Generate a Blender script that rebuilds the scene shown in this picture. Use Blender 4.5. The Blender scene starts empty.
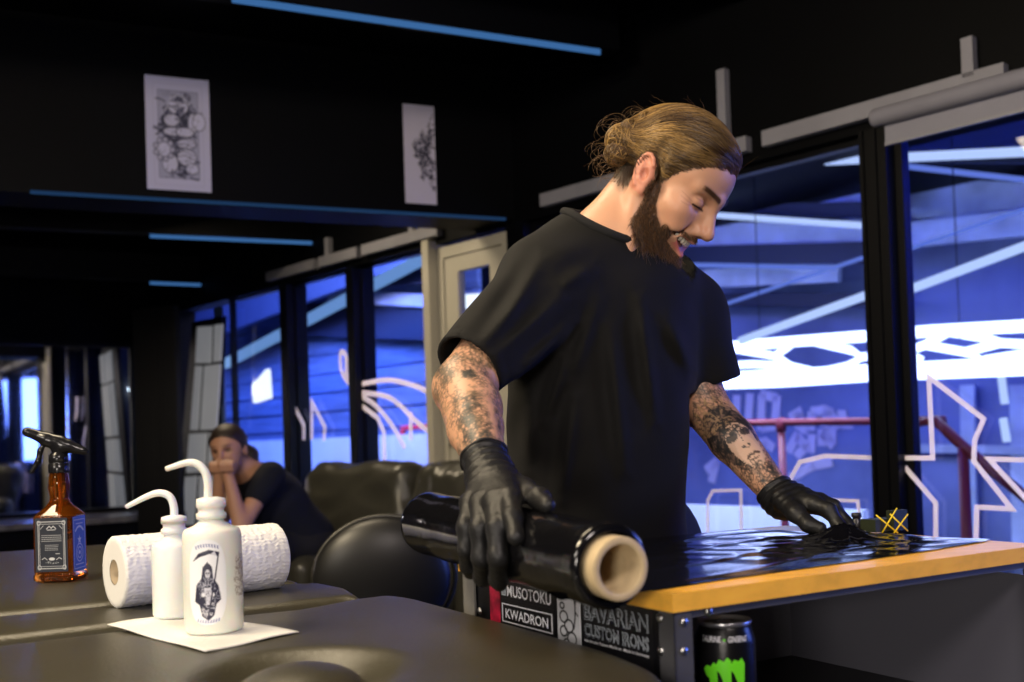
import bpy, bmesh, math, random
import numpy as np
from math import radians, sin, cos, pi
from mathutils import Vector, Matrix
random.seed(7)
rng = np.random.default_rng(11)
sc = bpy.context.scene
COL = sc.collection

# ------------------------------------------------------------------ camera
F = 1050.0
TH, RH, SH = radians(1.2), radians(1.9), 76.0
CAM = np.array([0, 0, 1.10])
_R0 = np.array([1., 0, 0]); _U0 = np.array([0, -sin(TH), cos(TH)]); FW = np.array([0, cos(TH), sin(TH)])
CR = cos(RH) * _R0 - sin(RH) * _U0
CU = cos(RH) * _U0 + sin(RH) * _R0
cd = bpy.data.cameras.new('camera'); cam = bpy.data.objects.new('camera', cd); COL.objects.link(cam)
cam.matrix_world = Matrix(((CR[0], CU[0], -FW[0], CAM[0]), (CR[1], CU[1], -FW[1], CAM[1]), (CR[2], CU[2], -FW[2], CAM[2]), (0, 0, 0, 1)))
cd.sensor_width = 36; cd.lens = F / 1024 * 36; cd.shift_y = SH / 1024; cd.clip_start = .05; cd.clip_end = 100
cd.dof.use_dof = True; cd.dof.focus_distance = 1.62; cd.dof.aperture_fstop = 4.5
sc.camera = cam

# ------------------------------------------------------------------ colour management, world, lights
sc.view_settings.view_transform = 'Standard'; sc.view_settings.look = 'None'
sc.view_settings.exposure = 0.0; sc.view_settings.gamma = 1.0
try: sc.view_settings.use_curve_mapping = False
except Exception: pass
sc.cycles.use_denoising = True
sc.cycles.max_bounces = 8; sc.cycles.transparent_max_bounces = 16
sc.cycles.sample_clamp_indirect = 6
wd = bpy.data.worlds.new('world'); sc.world = wd; wd.use_nodes = True
wd.node_tree.nodes['Background'].inputs[0].default_value = (.10, .16, .8, 1)
wd.node_tree.nodes['Background'].inputs[1].default_value = .02

def area(name, loc, target, sx, sy, power, color, spread=180):
    l = bpy.data.lights.new(name, 'AREA'); l.shape = 'RECTANGLE'; l.size = sx; l.size_y = sy
    l.energy = power; l.color = color; l.spread = radians(spread)
    o = bpy.data.objects.new(name, l); COL.objects.link(o)
    o.location = loc
    o.rotation_euler = (Vector(target) - Vector(loc)).to_track_quat('-Z', 'Y').to_euler()
    return o
WARM = (1.0, .82, .56)
area('room_lamp_and_fill', (-1.7, .9, 2.9), (-.05, 1.6, 1.25), .9, .6, 86, WARM)
area('room_lamp_and_fill', (-.9, 2.3, 2.9), (-.6, 1.7, .9), .9, .6, 26, WARM)
area('room_lamp_and_fill', (.7, -.8, 2.7), (0.55, 1.5, 1.2), .7, .5, 36, (1, .86, .80))
area('room_lamp_and_fill', (-2.3, -.9, 2.3), (0.2, 1.3, .9), .8, .6, 30, (1, .90, .78))  # unseen fill added at left for the bench side and the bottles
area('room_lamp_and_fill', (-1.7, 5.45, 2.86), (-1.0, 5.0, .9), .5, .4, 26, WARM)  # added fill hidden behind the header beam, brightens woman and sofa
area('room_lamp_and_fill', (-.7, -1.4, 1.22), (0.55, 1.45, .80), .5, .4, 26, (1, .90, .80))  # low fill added behind the camera to brighten the bench interior
BLUE = (.06, .11, 1.0)

# ------------------------------------------------------------------ pixel / plane helpers
def ray(px, py): return CR * (px - 512) / F + CU * (341 + SH - py) / F + FW
def at(px, py, Y):
    d = ray(px, py); return CAM + d * (Y / d[1])
def on_z(px, py, z):
    d = ray(px, py); return CAM + d * ((z - CAM[2]) / d[2])
W0 = np.array([1.717, 3.551, 0.]); WD = np.array([-.668, .745, 0.]); WD /= np.linalg.norm(WD); WN = np.array([WD[1], -WD[0], 0.])
ZV = np.array([0, 0, 1.])
def wall(px, py, off=0.):
    d = ray(px, py); t = ((W0 + WN * off - CAM) @ WN) / (d @ WN); return CAM + d * t
def wt(px, py=300, off=0.):
    q = wall(px, py, off); return float((q - W0) @ WD), float(q[2])
def WP(t, z, off=0.): return W0 + WD * t + WN * off + ZV * z

# ------------------------------------------------------------------ materials
MC = {}
def mat(name, color, rough=.5, metal=0., spec=.5, noise=0., nscale=20, bump=0., bscale=60, coat=0., emit=None, estr=0., sss=0., attr=None, aniso=None, sheen=0., trans=0., ior=1.45, stretch=None):
    if name in MC: return MC[name]
    m = bpy.data.materials.new(name); m.use_nodes = True
    nt = m.node_tree; b = nt.nodes['Principled BSDF']
    c = tuple(color) + (1,)
    b.inputs['Base Color'].default_value = c
    b.inputs['Roughness'].default_value = rough; b.inputs['Metallic'].default_value = metal
    b.inputs['Specular IOR Level'].default_value = spec; b.inputs['Coat Weight'].default_value = coat
    b.inputs['Coat Roughness'].default_value = .06
    b.inputs['Transmission Weight'].default_value = trans; b.inputs['IOR'].default_value = ior
    if sheen: b.inputs['Sheen Weight'].default_value = sheen
    if sss:
        b.inputs['Subsurface Weight'].default_value = sss; b.inputs['Subsurface Radius'].default_value = (.012, .005, .003); b.inputs['Subsurface Scale'].default_value = 1
    if emit: b.inputs['Emission Color'].default_value = tuple(emit) + (1,); b.inputs['Emission Strength'].default_value = estr
    src = None
    if attr:
        a = nt.nodes.new('ShaderNodeAttribute'); a.attribute_name = attr; src = a.outputs['Color']
    tc = nt.nodes.new('ShaderNodeTexCoord'); vec = tc.outputs['Object']
    if stretch:
        mp = nt.nodes.new('ShaderNodeMapping'); mp.inputs['Scale'].default_value = stretch; nt.links.new(vec, mp.inputs['Vector']); vec = mp.outputs['Vector']
    if noise:
        n = nt.nodes.new('ShaderNodeTexNoise'); n.inputs['Scale'].default_value = nscale; n.inputs['Detail'].default_value = 5
        nt.links.new(vec, n.inputs['Vector'])
        r = nt.nodes.new('ShaderNodeMapRange'); r.inputs['From Min'].default_value = .3; r.inputs['From Max'].default_value = .7
        r.inputs['To Min'].default_value = 1 - noise; r.inputs['To Max'].default_value = 1 + noise
        nt.links.new(n.outputs['Fac'], r.inputs['Value'])
        mx = nt.nodes.new('ShaderNodeVectorMath'); mx.operation = 'MULTIPLY'
        if src: nt.links.new(src, mx.inputs[0])
        else: mx.inputs[0].default_value = color
        nt.links.new(r.outputs['Result'], mx.inputs[1]); src = mx.outputs['Vector']
    if src: nt.links.new(src, b.inputs['Base Color'])
    if bump:
        n = nt.nodes.new('ShaderNodeTexNoise'); n.inputs['Scale'].default_value = bscale; n.inputs['Detail'].default_value = 6
        nt.links.new(vec, n.inputs['Vector'])
        bp = nt.nodes.new('ShaderNodeBump'); bp.inputs['Strength'].default_value = bump; bp.inputs['Distance'].default_value = .01
        nt.links.new(n.outputs['Fac'], bp.inputs['Height']); nt.links.new(bp.outputs['Normal'], b.inputs['Normal'])
    MC[name] = m; return m

def glass_mat():
    m = bpy.data.materials.new('window_glass'); m.use_nodes = True; nt = m.node_tree; nt.nodes.clear()
    o = nt.nodes.new('ShaderNodeOutputMaterial'); mx = nt.nodes.new('ShaderNodeMixShader')
    t = nt.nodes.new('ShaderNodeBsdfTransparent'); t.inputs[0].default_value = (.88, .92, .97, 1)
    g = nt.nodes.new('ShaderNodeBsdfGlossy'); g.inputs['Roughness'].default_value = .02
    ge = nt.nodes.new('ShaderNodeNewGeometry'); dt = nt.nodes.new('ShaderNodeVectorMath'); dt.operation = 'DOT_PRODUCT'
    nt.links.new(ge.outputs['Normal'], dt.inputs[0]); nt.links.new(ge.outputs['Incoming'], dt.inputs[1])
    def M(op, a, b):
        q = nt.nodes.new('ShaderNodeMath'); q.operation = op
        for i, v in enumerate((a, b)):
            if v is None: continue
            if isinstance(v, (int, float)): q.inputs[i].default_value = v
            else: nt.links.new(v, q.inputs[i])
        return q.outputs[0]
    k = M('POWER', M('SUBTRACT', 1.0, M('ABSOLUTE', dt.outputs['Value'], None)), 5.0)
    nt.links.new(M('ADD', M('MULTIPLY', k, .9), .03), mx.inputs[0]); nt.links.new(t.outputs[0], mx.inputs[1]); nt.links.new(g.outputs[0], mx.inputs[2]); nt.links.new(mx.outputs[0], o.inputs[0])
    return m
GLASS = glass_mat()
def emis(name, color, s):
    if name in MC: return MC[name]
    m = bpy.data.materials.new(name); m.use_nodes = True; nt = m.node_tree; nt.nodes.clear()
    o = nt.nodes.new('ShaderNodeOutputMaterial'); e = nt.nodes.new('ShaderNodeEmission')
    e.inputs[0].default_value = tuple(color) + (1,); e.inputs[1].default_value = s
    nt.links.new(e.outputs[0], o.inputs[0]); MC[name] = m; return m

BLACK = mat('black_paint', (.0010, .0012, .0022), .6, spec=.12, noise=.3, nscale=3)
BLACKM = mat('black_metal', (.0010, .0012, .0026), .45, spec=.22, bump=.05)
CREAM = mat('cream_paint', (.50, .47, .39), .5, noise=.05, nscale=4)
GREYT = mat('grey_trim', (.28, .28, .33), .5, noise=.08, nscale=6)

# ------------------------------------------------------------------ object helpers
def prop(o, label=None, cat=None, group=None, kind=None):
    if label: o['label'] = label
    if cat: o['category'] = cat
    if group: o['group'] = group
    if kind: o['kind'] = kind
    return o
def thing(name, label, cat, loc=(0, 0, 0), rz=0., group=None):
    o = bpy.data.objects.new(name, None); COL.objects.link(o); o.empty_display_size = .05
    o.location = Vector([float(v) for v in loc]); o.rotation_euler = (0, 0, rz)
    return prop(o, label, cat, group)
def link(name, me, material=None, parent=None, smooth=False, world=False):
    o = bpy.data.objects.new(name, me); COL.objects.link(o)
    if material and not me.materials: me.materials.append(material)
    if smooth: me.polygons.foreach_set('use_smooth', [True] * len(me.polygons))
    if parent:
        o.parent = parent
        if world: # geometry given in world coordinates
            p = parent; M = Matrix.Identity(4)
            chain = []
            while p: chain.append(p); p = p.parent
            for p in reversed(chain): M = M @ p.matrix_parent_inverse @ Matrix.LocRotScale(p.location, p.rotation_euler, p.scale)
            me.transform(M.inverted())
    return o
def obj(name, bm, material, parent=None, smooth=False, world=True, bevel=0.):
    if bevel:
        bmesh.ops.bevel(bm, geom=[e for e in bm.edges if len(e.link_faces) == 2 and e.calc_face_angle(0) > .5], offset=bevel, segments=2, affect='EDGES')
    bmesh.ops.recalc_face_normals(bm, faces=bm.faces)
    me = bpy.data.meshes.new(name); bm.to_mesh(me); bm.free()
    return link(name, me, material, parent, smooth, world)
def npmesh(name, V, Fc, material, parent=None, smooth=True, col=None, world=True):
    me = bpy.data.meshes.new(name)
    V = np.asarray(V, dtype=np.float32); Fc = np.asarray(Fc, dtype=np.int32)
    n = Fc.shape[1]
    me.vertices.add(len(V)); me.vertices.foreach_set('co', V.ravel())
    me.loops.add(Fc.size); me.loops.foreach_set('vertex_index', Fc.ravel())
    me.polygons.add(len(Fc)); me.polygons.foreach_set('loop_start', np.arange(0, Fc.size, n, dtype=np.int32))
    try: me.polygons.foreach_set('loop_total', np.full(len(Fc), n, dtype=np.int32))
    except Exception: pass
    me.update(calc_edges=True); me.validate()
    if col is not None:
        a = me.color_attributes.new('Col', 'FLOAT_COLOR', 'POINT')
        c = np.ones((len(V), 4), np.float32); c[:, :3] = col; a.data.foreach_set('color', c.ravel())
    return link(name, me, material, parent, smooth, world)
def box(bm, c, s, axes=None):
    c = np.array(c, float); s = np.array(s, float) / 2
    A = np.eye(3) if axes is None else np.array(axes, float)
    vs = []
    for i in (-1, 1):
        for j in (-1, 1):
            for k in (-1, 1): vs.append(bm.verts.new(c + A[0] * s[0] * i + A[1] * s[1] * j + A[2] * s[2] * k))
    for f in ((0, 1, 3, 2), (4, 6, 7, 5), (0, 4, 5, 1), (2, 3, 7, 6), (0, 2, 6, 4), (1, 5, 7, 3)): bm.faces.new([vs[i] for i in f])
    return bm
WAX = [WD, WN, ZV]
def wbox(bm, t0, t1, z0, z1, o0, o1): return box(bm, WP((t0 + t1) / 2, (z0 + z1) / 2, (o0 + o1) / 2), (abs(t1 - t0), abs(o1 - o0), abs(z1 - z0)), WAX)
def BM(): return bmesh.new()
def beam(bm, a, b, wdt, hgt, up=(0, 0, 1)):
    a = np.array(a, float); b = np.array(b, float); d = b - a; L = np.linalg.norm(d); d /= L
    s = np.cross(d, np.array(up, float)); s /= np.linalg.norm(s); u = np.cross(s, d)
    return box(bm, (a + b) / 2, (L, wdt, hgt), [d, s, u])
def tube(bm, pts, r, seg=8, closed=False, cap=True):
    P = [np.array(p, float) for p in pts]; n = len(P)
    rs = r if hasattr(r, '__len__') else [r] * n
    rings = []; up = None
    for i in range(n):
        a = P[(i - 1) % n] if (closed or i > 0) else P[i]; b = P[(i + 1) % n] if (closed or i < n - 1) else P[i]
        d = b - a; d /= (np.linalg.norm(d) + 1e-12)
        if up is None: up = np.array([0, 0, 1.]) if abs(d[2]) < .9 else np.array([1., 0, 0])
        s = np.cross(d, up); s /= np.linalg.norm(s); up = np.cross(s, d)
        rings.append([bm.verts.new(P[i] + rs[i] * (cos(2 * pi * k / seg) * s + sin(2 * pi * k / seg) * up)) for k in range(seg)])
    for i in range(n - (0 if closed else 1)):
        A, B = rings[i], rings[(i + 1) % n]
        for k in range(seg): bm.faces.new((A[k], A[(k + 1) % seg], B[(k + 1) % seg], B[k]))
    if cap and not closed: bm.faces.new(rings[0][::-1]); bm.faces.new(rings[-1])
    return bm
def lathe(bm, prof, origin=(0, 0, 0), axis=(0, 0, 1), seg=32, capends=True):
    o = np.array(origin, float); ax = np.array(axis, float); ax /= np.linalg.norm(ax)
    h = np.array([1., 0, 0]) if abs(ax[0]) < .9 else np.array([0, 1., 0])
    s = np.cross(ax, h); s /= np.linalg.norm(s); u = np.cross(ax, s)
    rings = [[bm.verts.new(o + ax * z + r * (cos(2 * pi * k / seg) * s + sin(2 * pi * k / seg) * u)) for k in range(seg)] for r, z in prof]
    for A, B in zip(rings, rings[1:]):
        for k in range(seg): bm.faces.new((A[k], A[(k + 1) % seg], B[(k + 1) % seg], B[k]))
    if capends:
        bm.faces.new(rings[0][::-1]); bm.faces.new(rings[-1])
    return bm
def poly_prism(bm, pts, nrm, th):
    nrm = np.array(nrm, float); a = [bm.verts.new(np.array(p, float)) for p in pts]; b = [bm.verts.new(np.array(p, float) + nrm * th) for p in pts]
    bm.faces.new(a); bm.faces.new(b[::-1]); n = len(pts)
    for i in range(n): bm.faces.new((a[i], b[i], b[(i + 1) % n], a[(i + 1) % n]))
    return bm

# text laid on a surface through a mapping (u,v)->world
def lettering(txt, w, h, fmap, material, parent, bold=0., name='lettering', shear=0.):
    cu = bpy.data.curves.new('t', 'FONT'); cu.body = txt; cu.offset = bold; cu.resolution_u = 3; cu.shear = shear
    o = bpy.data.objects.new('t', cu); COL.objects.link(o)
    bpy.context.view_layer.update()
    me = bpy.data.meshes.new_from_object(o.evaluated_get(bpy.context.evaluated_depsgraph_get()))
    bpy.data.objects.remove(o)
    n = len(me.vertices); co = np.zeros(n * 3, np.float32); me.vertices.foreach_get('co', co); co = co.reshape(-1, 3)
    mn, mx = co.min(0), co.max(0)
    u = (co[:, 0] - mn[0]) / (mx[0] - mn[0]) * w; v = (co[:, 1] - mn[1]) / (mx[1] - mn[1]) * h
    W = np.array([fmap(a, b) for a, b in zip(u, v)], np.float32)
    me.vertices.foreach_set('co', W.ravel()); me.materials.clear()
    return link(name, me, material, parent, world=True)

# ------------------------------------------------------------------ little rasteriser for drawings
class Canvas:
    def __init__(s, w, h, bg=(1, 1, 1)):
        s.w, s.h = w, h; s.a = np.ones((h, w, 3), np.float32) * np.array(bg, np.float32)
        s.Y, s.X = np.mgrid[0:h, 0:w].astype(np.float32); s.X /= w; s.Y = 1 - s.Y / h; s.asp = h / w
    def _put(s, m, c, al=1.): s.a = s.a * (1 - (m * al)[..., None]) + np.array(c, np.float32) * (m * al)[..., None]
    def line(s, pts, wd, c=(0, 0, 0), al=1., closed=False):
        d = np.full(s.X.shape, 9., np.float32); pts = list(pts) + ([pts[0]] if closed else [])
        for (x0, y0), (x1, y1) in zip(pts, pts[1:]):
            dx, dy = x1 - x0, (y1 - y0) * s.asp; L = dx * dx + dy * dy + 1e-9
            px, py = s.X - x0, (s.Y - y0) * s.asp
            t = np.clip((px * dx + py * dy) / L, 0, 1); d = np.minimum(d, np.hypot(px - t * dx, py - t * dy))
        s._put(np.clip((wd / 2 - d) * s.w + .5, 0, 1), c, al)
    def ell(s, cx, cy, rx, ry, c=(0, 0, 0), al=1., rot=0., ring=0.):
        x, y = s.X - cx, (s.Y - cy) * s.asp; X = x * cos(rot) + y * sin(rot); Y = -x * sin(rot) + y * cos(rot)
        k = np.hypot(X / rx, Y / ry); d = (k - 1) * min(rx, ry)
        if ring: d = np.abs(d) - ring / 2
        s._put(np.clip(-d * s.w + .5, 0, 1), c, al)
    def poly(s, pts, c=(0, 0, 0), al=1.):
        ins = np.zeros(s.X.shape, bool); n = len(pts)
        for i in range(n):
            x0, y0 = pts[i]; x1, y1 = pts[(i + 1) % n]
            if y0 == y1: continue
            ins ^= ((s.Y > y0) != (s.Y > y1)) & (s.X < (x1 - x0) * (s.Y - y0) / (y1 - y0) + x0)
        s._put(ins.astype(np.float32), c, al)
    def scribble(s, cx, cy, rx, ry, n, wd, c=(0, 0, 0), al=.8, seed=1):
        r = random.Random(seed)
        for _ in range(n):
            a = r.uniform(0, 6.28); x = cx + rx * r.uniform(-1, 1) * .9; y = cy + ry * r.uniform(-1, 1) * .9
            if ((x - cx) / rx) ** 2 + ((y - cy) / ry) ** 2 > 1: continue
            L = r.uniform(.3, .8) * min(rx, ry * s.asp); k = r.uniform(-4, 4); p = []
            for i in range(6):
                p.append((x, y)); x += cos(a) * L / 6; y += sin(a) * L / 6 / s.asp; a += k / 6
            s.line(p, wd * r.uniform(.6, 1.4), c, al)
    def sample(s, u, v):
        i = np.clip(((1 - v) * s.h).astype(int), 0, s.h - 1); j = np.clip((u * s.w).astype(int), 0, s.w - 1); return s.a[i, j]
PAINT = {}
def decal(name, cv, w, h, fmap, parent, rough=.5, mask=None, label=None):
    nx, ny = cv.w, cv.h
    J, I = np.meshgrid(np.arange(nx), np.arange(ny)); u = J.ravel() / (nx - 1); v = 1 - I.ravel() / (ny - 1)
    V = np.array([fmap(a * w, b * h) for a, b in zip(u, v)])
    idx = np.arange(nx * ny).reshape(ny, nx)
    Fc = np.stack([idx[1:, :-1], idx[1:, 1:], idx[:-1, 1:], idx[:-1, :-1]], -1).reshape(-1, 4)
    if mask is not None:
        keep = mask(u, v); Fc = Fc[keep[Fc].all(1)]
    m = mat('printed_paper_%d' % int(rough * 100), (1, 1, 1), rough, attr='Col')
    o = npmesh(name, V, Fc, m, parent, col=cv.a.reshape(-1, 3))
    if label: o['label'] = label
    return o

# ------------------------------------------------------------------ signed distance modelling
def smin(a, b, k):
    if k <= 0: return np.minimum(a, b)
    h = np.maximum(k - np.abs(a - b), 0) / k; return np.minimum(a, b) - h * h * k * .25
def smax(a, b, k): return -smin(-a, -b, k)
class SDF:
    def __init__(s): s.p = []; s.post = None
    def rc(s, a, b, ra, rb=None, k=.02, op='+', ext=1e9):
        a = np.array(a, float); b = np.array(b, float); rb = ra if rb is None else rb
        s.p.append(('rc', a, b, ra, rb, k, op, (a + b) / 2, np.linalg.norm(a - b) / 2 + max(ra, rb))); return s
    def chain(s, pts, rs, k=.008, op='+'):
        for i in range(len(pts) - 1): s.rc(pts[i], pts[i + 1], rs[i], rs[i + 1], k, op)
        return s
    def el(s, c, r, M=None, k=.02, op='+'):
        c = np.array(c, float); r = np.array(r, float); M = np.eye(3) if M is None else np.array(M, float)  # rows = axes
        s.p.append(('el', c, r, M, None, k, op, c, r.max())); return s
    def bx(s, c, r, M=None, rnd=.01, k=.0, op='+'):
        c = np.array(c, float); r = np.array(r, float); M = np.eye(3) if M is None else np.array(M, float)
        s.p.append(('bx', c, r, M, rnd, k, op, c, np.linalg.norm(r))); return s
    def pl(s, c, nrm, k=0., op='i'):
        nrm = np.array(nrm, float); nrm /= np.linalg.norm(nrm)
        s.p.append(('pl', np.array(c, float), nrm, None, None, k, op, None, None)); return s
    def one(s, q, P):
        t = q[0]
        if t == 'rc':
            a, b, ra, rb = q[1:5]; ba = b - a; L = ba @ ba + 1e-12
            pa = P - a; h = np.clip(pa @ ba / L, 0, 1)
            return np.linalg.norm(pa - h[:, None] * ba, axis=1) - (ra + (rb - ra) * h)
        if t == 'el':
            X = (P - q[1]) @ q[3].T; k0 = np.linalg.norm(X / q[2], axis=1); k1 = np.linalg.norm(X / q[2] ** 2, axis=1) + 1e-9
            return k0 * (k0 - 1) / k1
        if t == 'bx':
            X = np.abs((P - q[1]) @ q[3].T) - (q[2] - q[4]); return np.linalg.norm(np.maximum(X, 0), axis=1) + np.minimum(X.max(1), 0) - q[4]
        if t == 'pl': return (P - q[1]) @ q[2]
    def __call__(s, P, prims=None):
        d = None
        for q in (s.p if prims is None else prims):
            v = s.one(q, P); k, op = q[5], q[6]
            if d is None: d = v if op == '+' else np.full(len(P), 1., P.dtype)
            elif op == '+': d = smin(d, v, k)
            elif op == '-': d = smax(d, -v, k)
            else: d = smax(d, v, k)
        if d is None: d = np.full(len(P), 1.)
        if s.post is not None: d = s.post(P, d)
        return d
    def normal(s, P, e=.0015):
        g = np.zeros_like(P)
        for i in range(3):
            o = np.zeros(3); o[i] = e; g[:, i] = s(P + o) - s(P - o)
        return g / (np.linalg.norm(g, axis=1, keepdims=True) + 1e-12)
    def mesh(s, h, lo=None, hi=None, B=14):
        if lo is None:
            lo = np.min([q[7] - q[8] for q in s.p if q[6] == '+'], 0) - 3 * h; hi = np.max([q[7] + q[8] for q in s.p if q[6] == '+'], 0) + 3 * h
        lo = np.array(lo, float); hi = np.array(hi, float)
        nb = np.ceil((hi - lo) / (B * h)).astype(int); N = nb * B + 1
        D = np.empty(N, np.float32)
        gi = np.stack(np.meshgrid(*[np.arange(k) for k in nb], indexing='ij'), -1).reshape(-1, 3)
        cen = lo + (gi + .5) * B * h; rad = B * h * .87
        dc = s(cen)
        loc = np.stack(np.meshgrid(*[np.arange(B + 1)] * 3, indexing='ij'), -1).reshape(-1, 3) * h
        for g, c, d in zip(gi, cen, dc):
            i, j, k = g * B; sl = (slice(i, i + B + 1), slice(j, j + B + 1), slice(k, k + B + 1))
            if abs(d) > rad * 1.7 + .012: D[sl] = np.sign(d) * .1; continue
            act = [q for q in s.p if q[7] is None or np.linalg.norm(q[7] - c) - q[8] < rad + q[5] + .02]
            if not [q for q in act if q[6] == '+']: D[sl] = .1; continue
            while act and act[0][6] != '+': act.pop(0)
            D[sl] = s(lo + g * B * h + loc, act).reshape(B + 1, B + 1, B + 1)
        return surface_nets(D, lo, h)
def surface_nets(D, lo, h):
    S = D < 0; n = np.array(D.shape)
    c = np.zeros(n - 1, np.uint8)
    for i in (0, 1):
        for j in (0, 1):
            for k in (0, 1): c += S[i:n[0] - 1 + i, j:n[1] - 1 + j, k:n[2] - 1 + k]
    act = (c > 0) & (c < 8); idx = np.full(act.shape, -1, np.int64); cells = np.argwhere(act); idx[act] = np.arange(len(cells))
    acc = np.zeros((len(cells), 3)); cnt = np.zeros(len(cells))
    x, y, z = cells.T
    corners = [(i, j, k) for i in (0, 1) for j in (0, 1) for k in (0, 1)]
    for a in corners:
        for ax in range(3):
            if a[ax]: continue
            b = list(a); b[ax] = 1
            da = D[x + a[0], y + a[1], z + a[2]]; db = D[x + b[0], y + b[1], z + b[2]]
            m = (da < 0) != (db < 0); t = da[m] / (da[m] - db[m] + 1e-12)
            p = np.tile(np.array(a, float), (m.sum(), 1)); p[:, ax] = t
            acc[m] += p; cnt[m] += 1
    V = lo + (cells + acc / cnt[:, None]) * h
    quads = []
    for ax in range(3):
        u, v = (ax + 1) % 3, (ax + 2) % 3
        s0 = [slice(None)] * 3; s1 = [slice(None)] * 3; s0[ax] = slice(0, -1); s1[ax] = slice(1, None)
        A, Bq = S[tuple(s0)], S[tuple(s1)]; e = np.argwhere(A != Bq)
        e = e[(e[:, u] > 0) & (e[:, v] > 0) & (e[:, u] < n[u] - 1) & (e[:, v] < n[v] - 1)]
        if not len(e): continue
        fl = S[e[:, 0], e[:, 1], e[:, 2]]
        def g(du, dv):
            q = e.copy(); q[:, u] -= du; q[:, v] -= dv; return idx[q[:, 0], q[:, 1], q[:, 2]]
        Q = np.stack([g(1, 1), g(0, 1), g(0, 0), g(1, 0)], 1); Q[~fl] = Q[~fl][:, ::-1]
        quads.append(Q)
    Q = np.concatenate(quads); Q = Q[(Q >= 0).all(1)]
    return V, Q
def sdf_obj(name, s, h, material, parent, color=None, **kw):
    V, Q = s.mesh(h, **kw)
    return npmesh(name, V, Q, material, parent, col=None if color is None else color(V)), V
def snoise(P, f, seed=0):
    r = np.random.default_rng(seed); o = np.zeros(len(P))
    for _ in range(5):
        k = r.normal(size=3); k *= f / np.linalg.norm(k) * r.uniform(.6, 1.5); o += np.sin(P @ k + r.uniform(0, 6.28))
    return o / 5
# ================================================================== THE ROOM
def struct(name, bm, m, parent=None, bevel=0., smooth=False):
    o = obj(name, bm, m, parent, bevel=bevel, smooth=smooth)
    if parent is None: o['kind'] = 'structure'
    return o
RA = np.array([.918, .396, 0.]); RB = np.array([-.396, .918, 0.])       # the room's own two directions
floor_m = mat('dark_floor', (.012, .012, .014), .35, noise=.4, nscale=3)
struct('floor', box(BM(), (-1.0, 3.2, -.05), (11, 13.4, .1)), floor_m)
struct('ceiling', box(BM(), (-1.0, 3.2, 3.05), (11, 13.4, .1)), BLACK)
MP = np.array([-3.885, 7.960, 0.]); MD = np.array([.7833, .6216, 0.]); MNN = np.array([-.6216, .7833, 0.])   # mirror wall
def MW(u, z, o=0.): return MP + MD * u + MNN * o + ZV * z
struct('wall_back', box(BM(), MW(-.75, 1.5, .12), (4.4, .1, 3.0), [MD, MNN, ZV]), BLACK)
struct('wall_left', box(BM(), (-5.2, 1.6, 1.5), (.1, 9.6, 3)), mat('left_wall_paint', (.02, .018, .016), .6, noise=.3, nscale=2))
struct('wall_front', box(BM(), (-.9, -3.2, 1.5), (8.6, .1, 3)), mat('rear_wall_paint', (.03, .026, .022), .6, noise=.3, nscale=2))

# glazed facade on the right
tP0, tP1 = wt(900)[0], wt(873)[0]
tD0, tD1 = wt(516)[0], wt(444)[0]
t3a, t3b = wt(437)[0], wt(361)[0]
t4a, t4b = wt(354)[0], wt(294)[0]
t5a, t5b = wt(287)[0], wt(229)[0]
ZT = 2.20
bm = BM(); wbox(bm, -6.2, 7.2, ZT, 3.0, -.04, .10); wbox(bm, -6.2, 7.2, 0, .12, -.04, .10); wbox(bm, -6.2, -4.2, .12, ZT, -.04, .1); wbox(bm, wt(183)[0], 7.2, .12, ZT, -.04, .1)
struct('wall_right', bm, BLACK)
for nme, a, b in (('trim_1', tP0, tP1), ('trim_2', t3b, t4a), ('trim_3', t4b, t5a)):
    bm = wbox(BM(), a, b, .12, ZT, -.06, .10)
    if nme == 'trim_1':
        wbox(bm, a + .035, a + .05, .12, ZT, -.072, -.06); wbox(bm, a + .085, a + .10, .12, ZT, -.072, -.06)
    struct(nme, bm, BLACKM, bevel=.004)
struct('trim_4', wbox(BM(), tD1 + .005, t3a, .12, ZT + .02, -.10, .06), CREAM, bevel=.006)
struct('trim_5', wbox(BM(), tD0 - .14, tD0 - .01, .12, ZT, -.06, .10), BLACKM)
def window(i, a, b, fm=BLACKM, fw=.03):
    a, b = min(a, b), max(a, b)
    e = thing('window_%d' % i, None, None, WP((a + b) / 2, .12)); e['kind'] = 'structure'
    bm = BM(); wbox(bm, a, a + fw, .12, ZT, 0, .05); wbox(bm, b - fw, b, .12, ZT, 0, .05); wbox(bm, a + fw, b - fw, .12, .12 + fw, 0, .05); wbox(bm, a + fw, b - fw, ZT - fw, ZT, 0, .05)
    obj('frame', bm, fm, e); obj('glass_pane', wbox(BM(), a + fw, b - fw, .12 + fw, ZT - fw, .02, .026), GLASS, e)
window(1, -2.2, tP0); window(2, tP1, tD0 - .14); window(3, t3a, t3b, fw=.015); window(4, t4a, t4b, fw=.015); window(5, t5a, t5b, fw=.015); window(6, -4.2, -2.2)
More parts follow.
